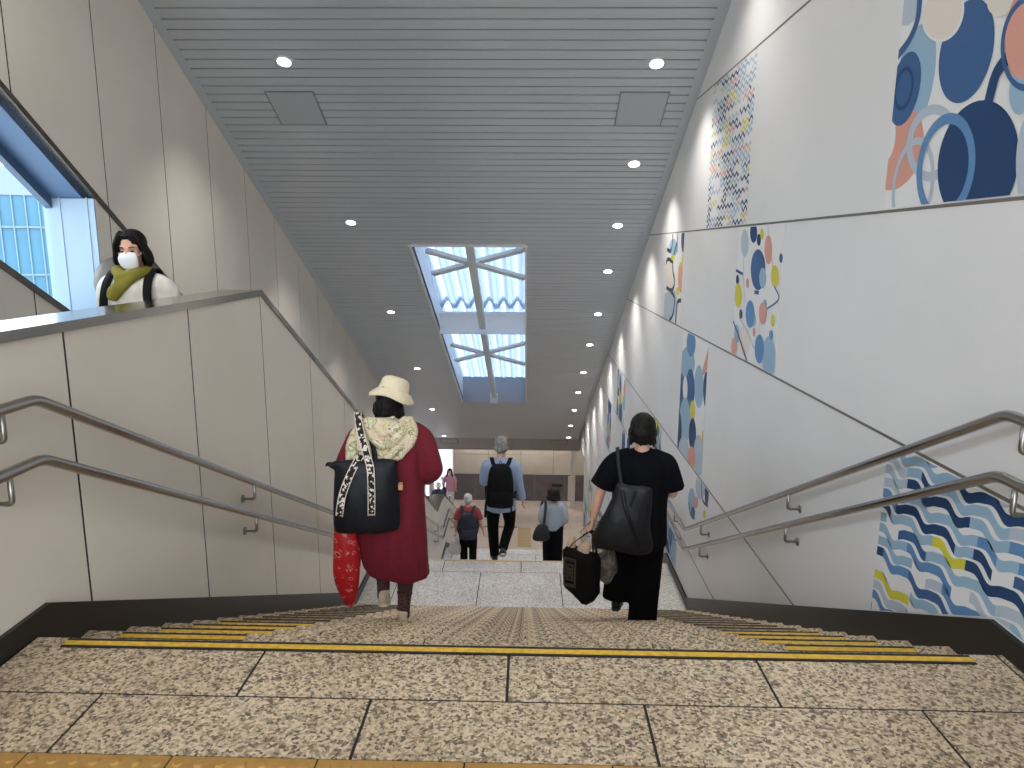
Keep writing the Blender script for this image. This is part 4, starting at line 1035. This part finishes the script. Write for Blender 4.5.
# red printed drawstring bag hanging from her hand below the tote
M_redbag = ramp_mat('red flower print', 'noise', 26, [(.45, (172, 16, 24)), (.6, (190, 26, 32)), (.645, (214, 150, 146)), (.69, (176, 20, 28)), (.75, (120, 8, 18))], .55, detail=2)
rb = tag(empty('fabric_bag', fl+fr @ V((-.275, -.09, .195)), 0), 'long red printed cloth bag hanging under the black tote', 'bag')
bm = bmesh.new()
tube(bm, [V((.01, 0, .0)), V((.005, 0, .05)), V((0, 0, .14)), V((0, 0, .28)), V((.0, 0, .43)), V((.0, .0, .52)), V((.005, .0, .58))], [(.018, .015), (.045, .035), (.074, .055), (.085, .06), (.078, .055), (.066, .04), (.05, .03)], n=20)
remesh('bag_body', bm, M_redbag, rb, .007, 2, .008, (10, 10, 4))
bag_strap('drawstring', rb, [(.0, .0, .57), (.01, .08, .60), (.02, .2, .62), (.025, .22, .63)], .014, .006, (1, 0, 0), mat('red cord', (150, 14, 24), .7))

# ---- 2. person all in black -----------------------------------------------------------------------
M_tee = mat('black tee', (12, 12, 17), .9, bump=.2, bscale=200, spec=.12)
M_trou = mat('black trousers', (9, 9, 11), .9, spec=.1)
f2 = Fig('person all in black with short dark hair, walking down beside the right handrails', (.815, 4.98, -.153333*8), -4, 1.575, .0085, head=(-3, -12, 0),
         sL=(-.18, 0, 1.295), sR=(.17, 0, 1.295), eL=(-.285, -.01, 1.03), wL=(-.335, .0, .80), eR=(.235, .03, 1.02), wR=(.20, .20, .96),
         hR=(.09, 0, .83), kR=(.08, .06, .46), aR=(.055, .0, .085), kL=(-.11, .14, .47), aL=(-.14, .06, .14), tL=(-.12, .21, .03))
f2.body([('R', (-.3, .8, 0), (-.2, 0, 1), 40), ('L', (-.08, .05, -1), (.2, 1, 0), 62)])
bm = bmesh.new()
f2.torso(bm, [(.63, .205, .16), (.75, .205, .165), (.9, .2, .155), (1.05, .2, .145), (1.18, .215, .14), (1.27, .205, .12), (1.32, .13, .085), (1.345, .075, .062)])
for q, tip in (('L', (-.275, 0, 1.06)), ('R', (.225, .02, 1.05))):
    S = f2.J['s'+q]; tube(bm, [C_(S), S+V((0, 0, -.042)), S.lerp(f2.p(*tip), .5), f2.p(*tip)], [.058, .074, .082, .088], n=16, cap=.06)
f2.garment('shirt', M_tee, bm, 'wide black short-sleeved shirt', fold=.012, fscale=(7, 7, 2.5))
bm = bmesh.new()
f2.torso(bm, [(.74, .17, .13), (.85, .175, .13), (.95, .15, .115)])
f2.leg(bm, 'R', (.10, .112, .112, .112, .11), -.35)
f2.leg(bm, 'L', (.10, .112, .112, .112, .11), .02)
f2.garment('trousers', M_trou, bm, 'wide black trousers', fold=.007, fscale=(8, 8, 2))
f2.shoes(mat('black shoe', (22, 20, 20), .5), mat('dark sole', (30, 28, 28), .7))
bm = bmesh.new()
f2.e(bm, (0, -.02, .035), (.092, .108, .095)); f2.e(bm, (0, -.055, -.02), (.096, .078, .075)); f2.e(bm, (0, -.065, -.065), (.075, .055, .04))
for q in (-1, 1): f2.e(bm, (q*.075, -.01, -.03), (.026, .05, .065))
for i in range(18):
    a = math.pi*(-.02+1.04*i/17); c = f2.h(.082*math.cos(a), -.03-.075*math.sin(a), -.05)
    tube(bm, [c, c+V((.008*math.cos(a), -.004, -.03)), c+V((.016*math.cos(a+math.sin(i*3)), -.006, -.05-.018*math.sin(i*5.1)))], [.016, .012, .004], n=6, sub=2)
f2.garment('hair', M_hair, bm, vox=.006, smooth=1, fold=.005, fscale=(28, 28, 9))
fl, fr = frame_of(f2)
sb = tag(empty('shoulder_bag', fl+fr @ V((-.115, -.245, .66)), math.radians(-4)), 'large slouchy charcoal shoulder bag on the back of the person in black', 'bag')
M_leath = mat('charcoal leather', (25, 25, 28), .48, bump=.35, bscale=22, spec=.3)
bm = bmesh.new()
tube(bm, [V((-.02, 0, .0)), V((-.015, 0, .05)), V((.0, 0, .17)), V((.03, 0, .32)), V((.045, 0, .43)), V((.05, 0, .47))], [(.19, .045), (.215, .085), (.185, .088), (.145, .06), (.125, .038), (.12, .02)], n=26, cap=.2)
remesh('bag_body', bm, M_leath, sb, .008, 2, .011, (7, 7, 3))
bag_strap('strap', sb, [(.10, -.075, .05), (.06, -.092, .16), (-.01, -.085, .34), (-.045, .02, .52), (-.06, .12, .625), (-.06, .22, .675), (-.05, .32, .62), (.0, .36, .45)], .026, .005, (1, 0, .3), M_leath, 'thin leather shoulder strap')
bag_strap('strap', sb, [(.06, -.05, .46), (.02, -.055, .30), (.06, -.09, .16)], .018, .004, (1, 0, .3), M_leath)
# bags in her left hand
hL = fl+fr @ (f2.J['wL']+V((-.012, 0, -.085)))
bt = tag(empty('shopping_bag', hL+V((-.085, -.05, -.525)), math.radians(-28)), 'black shopping bag with brown square print in the hand of the black-clad person', 'bag')
M_canvas = mat('black canvas', (17, 15, 15), .85, spec=.15, bump=.2, bscale=150)
bm = bmesh.new()
pr = [(-.11, .095), (.06, -.02), (.15, .04), (.145, .36), (-.125, .40)]
a = [bm.verts.new((x, -.055, z)) for x, z in pr]; b = [bm.verts.new((x*.96, .085, z)) for x, z in pr]
bm.faces.new(a); bm.faces.new(b[::-1])
for i in range(5): bm.faces.new((a[(i+1) % 5], a[i], b[i], b[(i+1) % 5]))
bmesh.ops.recalc_face_normals(bm, faces=bm.faces)
bmesh.ops.bevel(bm, geom=list(bm.edges), offset=.018, segments=3, affect='EDGES')
remesh('bag_body', bm, M_canvas, bt, .006, 3, .006, (10, 10, 6))
M_motif = mat('brown print', (70, 58, 46), .8)
bm = bmesh.new()
def sq(x0, x1, z0, z1, w_=.010):
    for a_ in ((x0, x1, z0, z0+w_), (x0, x1, z1-w_, z1), (x0, x0+w_, z0, z1), (x1-w_, x1, z0, z1)): box(bm, a_[0], a_[1], -.067, -.045, a_[2], a_[3])
sq(-.095, .0, .12, .34); sq(-.072, -.022, .17, .29, .008); box(bm, -.055, -.040, -.067, -.045, .2, .26)
for i in range(7): box(bm, -.082, -.012, -.067, -.045, .138+.03*i, .142+.03*i)
o = obj('printed_motif', bm, M_motif, bt); o['label'] = 'brown printed square frames'
for dx in (-.02, .035):
    bag_strap('handle', bt, [(-.085, dx, .37), (-.045, dx, .44), (.05, dx*.6+.03, .525), (.075, dx*.6+.03, .535), (.09, dx*.6+.03, .515), (.11, dx, .44), (.12, dx, .35)], .022, .005, (0, 1, 0), M_canvas)
bm = bmesh.new(); tube(bm, [V((-.09, .03, .3)), V((-.075, .02, .42)), V((-.06, .02, .475))], [(.03, .03), (.032, .03), (.02, .018)], n=12)
tube(bm, [V((-.01, .02, .3)), V((.03, .02, .40)), V((.06, .02, .455))], [(.05, .03), (.05, .028), (.03, .012)], n=12)
ci = tag(remesh('wrapped_parcel', bm, mat('beige paper', (206, 174, 146), .8), None, .007, 2, .005, (14, 14, 14)), 'beige paper parcel sticking out of the black shopping bag', 'parcel')
ci.location = bt.location; ci.rotation_euler = bt.rotation_euler
pb = tag(empty('plastic_bag', hL+V((.085, .0, -.40)), math.radians(15)), 'crumpled grey plastic bag beside the black shopping bag', 'bag')
bm = bmesh.new()
tube(bm, [V((.05, 0, .0)), V((.045, 0, .06)), V((.03, 0, .18)), V((.005, 0, .28)), V((-.03, 0, .36)), V((-.05, 0, .42))], [(.05, .03), (.085, .055), (.085, .06), (.065, .045), (.04, .025), (.012, .01)], n=18)
remesh('bag_body', bm, ramp_mat('grey plastic print', 'noise', 12, [(.4, (84, 80, 72)), (.5, (128, 122, 112)), (.56, (74, 72, 68)), (.66, (140, 134, 124))], .35), pb, .007, 2, .014, (14, 14, 9))
bm = bmesh.new(); tube(bm, [V((-.03, -.01, .25)), V((-.025, -.015, .31)), V((-.03, -.015, .36))], [.035, .045, .02], n=12)
o = remesh('bag_top', bm, mat('cream plastic', (214, 206, 184), .4), pb, .007, 2, .01, (16, 16, 16)); o['label'] = 'cream crumpled top'

# ---- 3. man with black backpack ----------------------------------------------------------------------
M_bluesh = mat('pale blue shirt', (142, 160, 192), .8, bump=.15, bscale=180)
f3 = Fig('person in pale blue shirt with grey hair and black backpack at the first landing edge', (-.335, 8.98, -2.4533-.15333), 0, 1.70, .011, head=(0, -8, 0),
         sR=(.17, 0, 1.30), sL=(-.17, 0, 1.30), eR=(.22, -.01, 1.05), wR=(.265, .05, .82), eL=(-.215, .03, 1.05), wL=(-.19, .2, .96),
         kL=(-.10, .05, .45), aL=(-.075, .0, .085), kR=(.105, .10, .47), aR=(.03, -.15, .235), tR=(.02, -.03, .09))
f3.body([('R', (.05, .1, -1), (-.2, 1, 0), 20), ('L', (0, .8, -.3), (.3, 0, 1), 40)])
bm = bmesh.new()
f3.torso(bm, [(.70, .185, .13), (.82, .18, .125), (.98, .17, .12), (1.12, .18, .12), (1.23, .195, .115), (1.29, .18, .1), (1.335, .095, .07), (1.36, .066, .06)])
for q in 'RL':
    S, E, W = f3.J['s'+q], f3.J['e'+q], f3.J['w'+q]
    tube(bm, [C_(S), S+V((0, 0, -.042)), S.lerp(E, .5), E, E.lerp(W, .5), W], [.072*.72, .072*.93, .07, .062, .055, .046], n=14, cap=.15)
f3.garment('shirt', M_bluesh, bm, 'pale blue long-sleeved shirt', fold=.008)
bm = bmesh.new(); f3.torso(bm, [(.76, .15, .115), (.86, .16, .12), (.95, .15, .11)])
for q in 'RL': f3.leg(bm, q, (.092, .086, .072, .064, .058), .02)
f3.garment('trousers', mat('black trousers two', (13, 14, 18), .9, spec=.12), bm, 'slim black trousers', fold=.006)
f3.shoes(mat('dark sneaker', (40, 40, 44), .7), mat('white sole', (196, 196, 192), .6))
bm = bmesh.new()
f3.e(bm, (0, -.02, .04), (.085, .10, .085)); f3.e(bm, (0, -.05, -.01), (.082, .066, .062)); f3.e(bm, (.0, -.01, .10), (.07, .08, .035))
for i in range(16):
    c = f3.h(.06*math.cos(i*2.4), -.02+.06*math.sin(i*2.4), .095); tube(bm, [c, c+V((.02*math.cos(i), .0, .03))], [.016, .005], n=6, sub=1)
f3.garment('hair', M_hairgr, bm, vox=.008, smooth=1, fold=.006, fscale=(30, 30, 16))
def backpack(fig, label, m, z0, w, hgt, d, shw, lbl_strap=None):
    fl, fr = frame_of(fig)
    b = tag(empty('backpack', fl+fr @ V((0, -.115*fig.k-d/2, z0)), fig.t.rotation_euler.z), label, 'backpack')
    bm = bmesh.new()
    tube(bm, [V((0, 0, .0)), V((0, 0, .04)), V((0, 0, hgt*.5)), V((0, .01, hgt*.85)), V((0, .02, hgt))], [(w*.44, d*.36), (w*.5, d*.5), (w*.5, d*.52), (w*.42, d*.42), (w*.26, d*.2)], n=24, cap=.2)
    remesh('pack_body', bm, m, b, .011, 1, .006, (9, 9, 5))
    bm = bmesh.new(); tube(bm, [V((0, -d*.42, .06)), V((0, -d*.48, hgt*.22)), V((0, -d*.42, hgt*.4))], [(w*.34, .02), (w*.38, .035), (w*.34, .015)], n=16); obj('front_pocket', bm, m, b, True)
    zs = 1.325*fig.k-z0; yb = .115*fig.k+d/2
    for q in (-1, 1):
        bag_strap('strap', b, [(q*w*.2, d*.3, zs-.06), (q*.105, yb-.09, zs), (q*.122, yb, zs+.03), (q*.13, yb+.11, zs-.05), (q*.145, yb+.145, zs-.2), (q*.185, yb+.06, zs-.38), (q*w*.5, d*.3, .1)], .05, .012, (1, 0, 0), m)
    bag_strap('grab_loop', b, [(-.03, d*.2, hgt*.96), (0, d*.2, hgt*1.07), (.03, d*.2, hgt*.96)], .02, .006, (0, 1, 0), m)
    return b
M_pack = mat('black pack cloth', (12, 12, 14), .8, spec=.2)
b = backpack(f3, 'big black backpack worn over the pale blue shirt', M_pack, .85, .34, .56, .17, .155)
bag_strap('loose_strap', b, [(-.17, .0, .12), (-.185, -.01, 0), (-.19, -.01, -.14)], .03, .006, (1, 0, 0), M_pack)
bag_strap('loose_strap', b, [(.13, .0, .05), (.14, -.01, -.03), (.14, -.01, -.10)], .022, .006, (1, 0, 0), M_pack)

# ---- 4. white-haired person with navy pack -------------------------------------------------------------
def stair2(y): return -2.4533-R*(math.floor((y-8.72)/T)+1)
y = 12.90
f4 = Fig('person with white hair, red T-shirt and navy backpack on the middle flight', (-1.10, y, stair2(y)), 3, 1.56, .012, head=(0, -8, 0),
         eR=(.24, -.02, 1.05), wR=(.29, .06, .83), eL=(-.225, -.02, 1.05), wL=(-.235, .03, .83), kR=(.09, .07, .45), kL=(-.09, .1, .47), aL=(-.085, .10, .1))
f4.body([('R', (.1, .1, -1), (-.2, 1, 0), 20), ('L', (0, .05, -1), (.2, 1, 0), 60)])
bm = bmesh.new()
f4.torso(bm, [(.78, .165, .125), (.95, .165, .12), (1.12, .17, .12), (1.23, .18, .115), (1.29, .165, .1), (1.335, .09, .07), (1.355, .064, .06)])
for q in 'RL':
    S, E = f4.J['s'+q], f4.J['e'+q]; tube(bm, [C_(S), S+V((0, 0, -.042)), S.lerp(E, .5), S.lerp(E, .85)], [.07*.72, .07*.93, .072, .074], n=14, cap=.1)
f4.garment('shirt', mat('dusty red tee', (140, 58, 66), .85), bm, 'dusty red T-shirt', fold=.007)
bm = bmesh.new(); f4.torso(bm, [(.76, .155, .12), (.86, .165, .12), (.93, .155, .115)])
for q in 'RL': f4.leg(bm, q, (.095, .09, .08, .076, .07), .02)
f4.garment('trousers', MATS['black trousers two'], bm, fold=.006)
f4.shoes(MATS['dark sneaker'], MATS['white sole'])
bm = bmesh.new(); f4.e(bm, (0, -.02, .04), (.084, .10, .082)); f4.e(bm, (0, -.05, -.01), (.08, .064, .06))
f4.garment('hair', M_hairwh, bm, vox=.009, smooth=1, fold=.004, fscale=(30, 30, 16))
backpack(f4, 'navy backpack on the white-haired person', mat('navy pack cloth', (30, 36, 54), .75), .74, .33, .50, .15, .15)
fl, fr = frame_of(f4); hq = fl+fr @ (f4.J['wL']+V((0, .02, -.09)))
wb = tag(empty('plastic_bag', hq+V((-.02, 0, -.36)), 0), 'white plastic carrier bag in the left hand of the white-haired person', 'bag')
bm = bmesh.new(); tube(bm, [V((0, 0, .0)), V((0, 0, .04)), V((0, 0, .14)), V((0, 0, .24)), V((0, 0, .30))], [(.10, .05), (.125, .07), (.115, .06), (.07, .035), (.02, .015)], n=16)
remesh('bag_body', bm, mat('white plastic', (206, 204, 200), .45), wb, .011, 1, .012, (12, 12, 9))
bag_strap('handle', wb, [(-.02, 0, .28), (0.01, 0, .365), (.03, 0, .28)], .02, .006, (0, 1, 0), MATS['white plastic'])

# ---- 5. person in blue-grey top ------------------------------------------------------------------------
y = 11.95
f5 = Fig('person with dark bobbed hair, blue-grey top and dark bag on the middle flight', (.465, y, stair2(y)), 0, 1.55, .012, head=(-6, -6, 0),
         sR=(.15, 0, 1.30), sL=(-.15, 0, 1.30), eR=(.205, .0, 1.06), wR=(.19, .12, .88), eL=(-.205, .0, 1.06), wL=(-.2, .1, .90), kL=(-.09, .1, .47), aL=(-.085, .1, .1))
f5.body([('R', (-.1, .5, -.8), (-.2, 0, 1), 30), ('L', (0, .5, -.8), (.2, 0, 1), 50)])
bm = bmesh.new()
f5.torso(bm, [(.83, .15, .12), (.95, .16, .125), (1.12, .165, .12), (1.23, .17, .115), (1.29, .155, .1), (1.335, .09, .07), (1.355, .064, .06)])
for q in 'RL':
    S, E, W = f5.J['s'+q], f5.J['e'+q], f5.J['w'+q]; tube(bm, [C_(S), S+V((0, 0, -.042)), S.lerp(E, .5), E, E.lerp(W, .55)], [.075*.72, .075*.93, .08, .078, .066], n=14, cap=.1)
f5.garment('top', mat('blue grey blouse', (160, 170, 182), .8), bm, 'loose blue-grey top', fold=.010)
bm = bmesh.new(); f5.torso(bm, [(.76, .155, .12), (.86, .165, .12), (.93, .155, .115)])
for q in 'RL': f5.leg(bm, q, (.1, .1, .095, .092, .09), .02)
f5.garment('trousers', MATS['black trousers two'], bm, fold=.006)
f5.shoes(MATS['dark sneaker'], MATS['dark sole'])
bm = bmesh.new(); f5.e(bm, (0, -.02, .035), (.118, .12, .10)); f5.e(bm, (0, -.045, -.035), (.132, .10, .075)); 
for q in (-1, 1): f5.e(bm, (q*.09, -.02, -.055), (.035, .05, .055))
f5.garment('hair', M_hairbr, bm, vox=.009, smooth=1, fold=.008, fscale=(22, 22, 14))
fl, fr = frame_of(f5)
hb = tag(empty('shoulder_bag', fl+fr @ V((-.20, -.13, .66)), .2), 'dark slouchy bag hanging at the left hip of the blue-grey top', 'bag')
bm = bmesh.new(); tube(bm, [V((0, 0, 0)), V((0, 0, .05)), V((0, 0, .18)), V((.02, 0, .27))], [(.13, .05), (.16, .07), (.13, .06), (.08, .03)], n=18)
remesh('bag_body', bm, mat('dark navy bag', (30, 32, 42), .6), hb, .011, 1, .008, (10, 10, 6))
bag_strap('strap', hb, [(.03, -.03, .24), (.05, -.01, .42), (.075, .05, .62), (.07, .12, .67), (.05, .22, .60), (.02, .24, .40)], .04, .008, (1, 0, 0), MATS['dark navy bag'])

# ---- 6. person in pink, coming towards the stairs ----------------------------------------------------------
f6 = Fig('person in pink top and white trousers with long black hair, facing the stairs', (-3.0, 27.0, BZ), 178, 1.60, .013, head=(0, -8, 0), eR=(.23, -.02, 1.05), wR=(.24, .1, .85), wL=(-.24, .05, .82), kR=(.09, .1, .47), aR=(.085, .1, .09))
f6.body([('R', (0, .3, -1), (-.2, 1, 0), 30), ('L', (0, .2, -1), (.2, 1, 0), 30)])
bm = bmesh.new()
f6.torso(bm, [(.70, .19, .14), (.85, .18, .13), (1.02, .155, .115), (1.14, .16, .115), (1.23, .175, .115), (1.29, .16, .1), (1.335, .085, .066)])
for q in 'RL':
    S, E = f6.J['s'+q], f6.J['e'+q]; tube(bm, [C_(S), S+V((0, 0, -.042)), S.lerp(E, .5), S.lerp(E, .95)], [.068*.72, .068*.93, .072, .075], n=14, cap=.1)
f6.garment('top', mat('pink blouse', (204, 150, 178), .8), bm, 'pink top', fold=.007)
bm = bmesh.new(); f6.torso(bm, [(.74, .15, .115), (.86, .155, .115)])
for q in 'RL': f6.leg(bm, q, (.09, .085, .075, .07, .066), .02)
f6.garment('trousers', mat('white trousers', (214, 214, 218), .85), bm, fold=.006)
f6.shoes(MATS['white sole'], MATS['white sole'])
bm = bmesh.new(); f6.e(bm, (0, -.03, .04), (.088, .1, .085)); f6.e(bm, (0, -.07, -.06), (.085, .05, .1))
for q in (-1, 1): tube(bm, [f6.h(q*.07, .02, .06), f6.h(q*.085, .01, -.03), f6.h(q*.10, .045, -.14), f6.h(q*.10, .07, -.26)], [(.03, .03), (.028, .04), (.034, .036), (.018, .015)], n=10)
f6.e(bm, (0, .045, .085), (.06, .04, .025))
f6.garment('hair', M_hair, bm, vox=.009, smooth=1, fold=.003)
fl, fr = frame_of(f6); 
db = tag(empty('shoulder_bag', fl+fr @ V((.21, .10, .55)), 0), 'dark bag at the side of the person in pink', 'bag')
bm = bmesh.new(); tube(bm, [V((0, 0, 0)), V((0, 0, .05)), V((0, 0, .25)), V((0, 0, .32))], [(.08, .05), (.10, .07), (.09, .06), (.05, .03)], n=16)
remesh('bag_body', bm, MATS['dark navy bag'], db, .011, 1, .004)
bag_strap('strap', db, [(0, 0, .31), (-.02, -.02, .55), (-.07, -.09, .78), (-.07, -.2, .72), (-.02, -.2, .40)], .03, .008, (1, 0, 0), MATS['dark navy bag'])

# ---- 7. capped person behind the zigzag parapet --------------------------------------------------------------
f7 = Fig('person in pale cap and navy jacket half hidden behind the zigzag parapet', (-3.22, 25.2, BZ), 172, 1.62, .013, head=(0, -6, 0))
f7.body([('R', (0, .2, -1), (-.2, 1, 0), 30), ('L', (0, .2, -1), (.2, 1, 0), 30)])
bm = bmesh.new()
f7.torso(bm, [(.72, .18, .13), (.9, .18, .13), (1.1, .185, .13), (1.22, .2, .125), (1.29, .185, .11), (1.345, .095, .075), (1.37, .07, .066)])
for q in 'RL':
    S, E, W = f7.J['s'+q], f7.J['e'+q], f7.J['w'+q]; tube(bm, [C_(S), S+V((0, 0, -.042)), S.lerp(E, .5), E, E.lerp(W, .5), W], [.08*.72, .08*.93, .08, .072, .064, .05], n=14, cap=.1)
f7.garment('jacket', mat('navy jacket', (44, 48, 74), .8), bm, fold=.007)
bm = bmesh.new(); f7.torso(bm, [(.76, .155, .12), (.86, .16, .12), (.93, .15, .115)])
for q in 'RL': f7.leg(bm, q, (.095, .088, .076, .07, .066), .02)
f7.garment('trousers', MATS['black trousers two'], bm, fold=.006)
f7.shoes(MATS['dark sneaker'], MATS['white sole'])
bm = bmesh.new(); f7.e(bm, (0, -.04, .0), (.082, .085, .07)); f7.garment('hair', M_hairbr, bm, vox=.009, smooth=1, fold=.003)
bm = bmesh.new(); f7.e(bm, (0, -.015, .06), (.088, .104, .075)); tube(bm, [f7.h(0, .06, .045), f7.h(0, .12, .035), f7.h(0, .155, .025)], [(.07, .012), (.065, .01), (.04, .008)], n=12)
f7.garment('cap', mat('pale cap', (190, 182, 164), .85), bm, 'pale cap', vox=.009, fold=0)

# ---- 8. masked person on the escalator -------------------------------------------------------------------------
M_cream = ramp_mat('cream blouse', 'noise', 9, [(.4, (214, 206, 192)), (.6, (238, 232, 222))], .8)
f8 = Fig('person with black bob, white face mask and olive scarf, standing on the escalator landing', (-2.535, 4.66, 0), 180, 1.585, .0085, head=(8, -7, 3),
         sR=(.175, 0, 1.285), sL=(-.175, 0, 1.285), wR=(.2, .12, .86), wL=(-.2, .12, .86))
f8.body([('R', (0, .3, -1), (-.2, 1, 0), 40), ('L', (0, .3, -1), (.2, 1, 0), 40)])
bm = bmesh.new()
f8.torso(bm, [(.72, .185, .135), (.88, .18, .13), (1.05, .18, .13), (1.18, .195, .13), (1.26, .19, .12), (1.31, .13, .09), (1.345, .08, .07)])
for q in 'RL':
    S, E, W = f8.J['s'+q], f8.J['e'+q], f8.J['w'+q]; tube(bm, [C_(S), S+V((0, 0, -.042)), S.lerp(E, .5), E, E.lerp(W, .5), W], [.078*.72, .078*.93, .08, .074, .062, .045], n=14, cap=.1)
f8.garment('blouse', M_cream, bm, 'cream blouse', fold=.008)
bm = bmesh.new(); f8.torso(bm, [(.76, .155, .12), (.86, .16, .12), (.93, .15, .115)])
for q in 'RL': f8.leg(bm, q, (.095, .09, .08, .075, .07), .02)
f8.garment('trousers', MATS['black trousers two'], bm, fold=.006)
f8.shoes(MATS['dark sneaker'], MATS['dark sole'])
# bob with side parting
bm = bmesh.new()
f8.e(bm, (0, -.027, .040), (.088, .101, .091)); f8.e(bm, (.0, .02, .09), (.055, .05, .03)); f8.e(bm, (0, -.055, -.035), (.092, .07, .085))
for q in (-1, 1):
    tube(bm, [f8.h(.02+q*.012, .035, .118), f8.h(q*.052, .045, .090), f8.h(q*.079, .036, .045), f8.h(q*.090, .012, -.01), f8.h(q*.097, .0, -.07), f8.h(q*.088, .012, -.11)], [(.018, .014), (.018, .018), (.014, .028), (.018, .042), (.024, .046), (.012, .022)], n=12)
f8.garment('hair', M_hair, bm, vox=.005, smooth=1, fold=.002, fscale=(20, 20, 30))
bm = bmesh.new()
tube(bm, [f8.h(0, .070, -.016), f8.h(0, .090, -.03), f8.h(0, .091, -.055), f8.h(0, .076, -.09), f8.h(0, .045, -.115)], [(.045, .016), (.058, .025), (.063, .026), (.056, .03), (.036, .022)], n=18)
f8.garment('face_mask', mat('white mask', (232, 232, 234), .8), bm, 'white face mask', vox=.0045, smooth=2, fold=0)
for q in (-1, 1):
    bag_strap('mask_loop', f8.t, [f8.h(q*.055, .068, -.03), f8.h(q*.074, .03, -.015), f8.h(q*.08, -.005, .008)], .005, .003, (0, 0, 1), MATS['white mask'])
for q in (-1, 1):
    bm = bmesh.new(); tube(bm, [f8.h(q*.016, .087, .022), f8.h(q*.034, .086, .027), f8.h(q*.05, .076, .021)], [.003, .0035, .002], n=6, sub=2)
    obj('eyebrow', bm, M_hair, f8.t, True)
M_olive = mat('olive scarf', (128, 118, 36), .85, var=.2, vscale=14, bump=.3, bscale=60)
bm = bmesh.new()
tube(bm, [f8.p(-.085, .01, 1.345), f8.p(-.07, .09, 1.335), f8.p(.0, .125, 1.315), f8.p(.075, .085, 1.345), f8.p(.085, .0, 1.36), f8.p(.05, -.075, 1.365), f8.p(-.05, -.075, 1.365), f8.p(-.085, .01, 1.345)], [.034, .036, .036, .034, .032, .03, .03, .034], n=12, ref=(0, 0, 1))
tube(bm, [f8.p(-.06, .10, 1.33), f8.p(.005, .14, 1.275), f8.p(.065, .150, 1.215), f8.p(.085, .150, 1.17)], [(.035, .03), (.04, .03), (.045, .026), (.03, .018)], n=14, ref=(1, 0, 0))
tube(bm, [f8.p(.06, .10, 1.34), f8.p(.035, .135, 1.28), f8.p(.04, .14, 1.23)], [(.03, .03), (.032, .028), (.02, .016)], n=12)
f8.garment('scarf', M_olive, bm, 'olive green scarf knotted at the neck', vox=.0065, smooth=2, fold=.004, fscale=(22, 22, 14))
backpack(f8, 'small black backpack on the back of the masked person, its straps over both shoulders', M_pack, .90, .27, .38, .12, .14)
# ------------------------------------------------------------------ light, sky, camera
w = bpy.data.worlds.new('sky'); SC.world = w; w.use_nodes = True
nt = w.node_tree; bg = nt.nodes['Background']
tcw = nt.nodes.new('ShaderNodeTexCoord'); sx = nt.nodes.new('ShaderNodeSeparateXYZ'); rp = nt.nodes.new('ShaderNodeValToRGB')
nt.links.new(tcw.outputs['Generated'], sx.inputs[0]); mr = nt.nodes.new('ShaderNodeMapRange'); mr.inputs['From Min'].default_value = -1
nt.links.new(sx.outputs['Z'], mr.inputs['Value']); nt.links.new(mr.outputs['Result'], rp.inputs['Fac'])
rp.color_ramp.elements.new(.48); rp.color_ramp.elements.new(.51)
for e, (p, c) in zip(rp.color_ramp.elements, ((0, (.26, .27, .28)), (.48, (.34, .35, .36)), (.51, (.92, .96, 1)), (1, (.62, .78, 1)))):
    e.position = p; e.color = (*c, 1)
nt.links.new(rp.outputs['Color'], bg.inputs['Color'])
bg.inputs['Strength'].default_value = 4.0
f = 724.245; pitch, yaw, roll = .187056, .0223648, -.0067012
fw = V((-math.sin(yaw)*math.cos(pitch), math.cos(yaw)*math.cos(pitch), -math.sin(pitch)))
rt = V((math.cos(yaw), math.sin(yaw), 0)); dn = fw.cross(rt)
rr = rt*math.cos(roll)+dn*math.sin(roll); dd = -rt*math.sin(roll)+dn*math.cos(roll)
cd = bpy.data.cameras.new('camera'); cam = link(bpy.data.objects.new('camera', cd))
mx = Matrix((( rr.x, -dd.x, -fw.x, 0), (rr.y, -dd.y, -fw.y, 0), (rr.z, -dd.z, -fw.z, 1.5), (0, 0, 0, 1)))
cam.matrix_world = mx
cd.sensor_fit = 'HORIZONTAL'; cd.sensor_width = 36; cd.lens = f/1024*36; cd.clip_start = .05; cd.clip_end = 300
SC.camera = cam
vs = SC.view_settings; vs.view_transform = 'Standard'; vs.look = 'None'; vs.gamma = 1; vs.exposure = 0.8
vs.use_curve_mapping = False
SC.cycles.max_bounces = 8; SC.cycles.diffuse_bounces = 5; SC.cycles.glossy_bounces = 4; SC.cycles.transmission_bounces = 6
SC.cycles.sample_clamp_indirect = 6
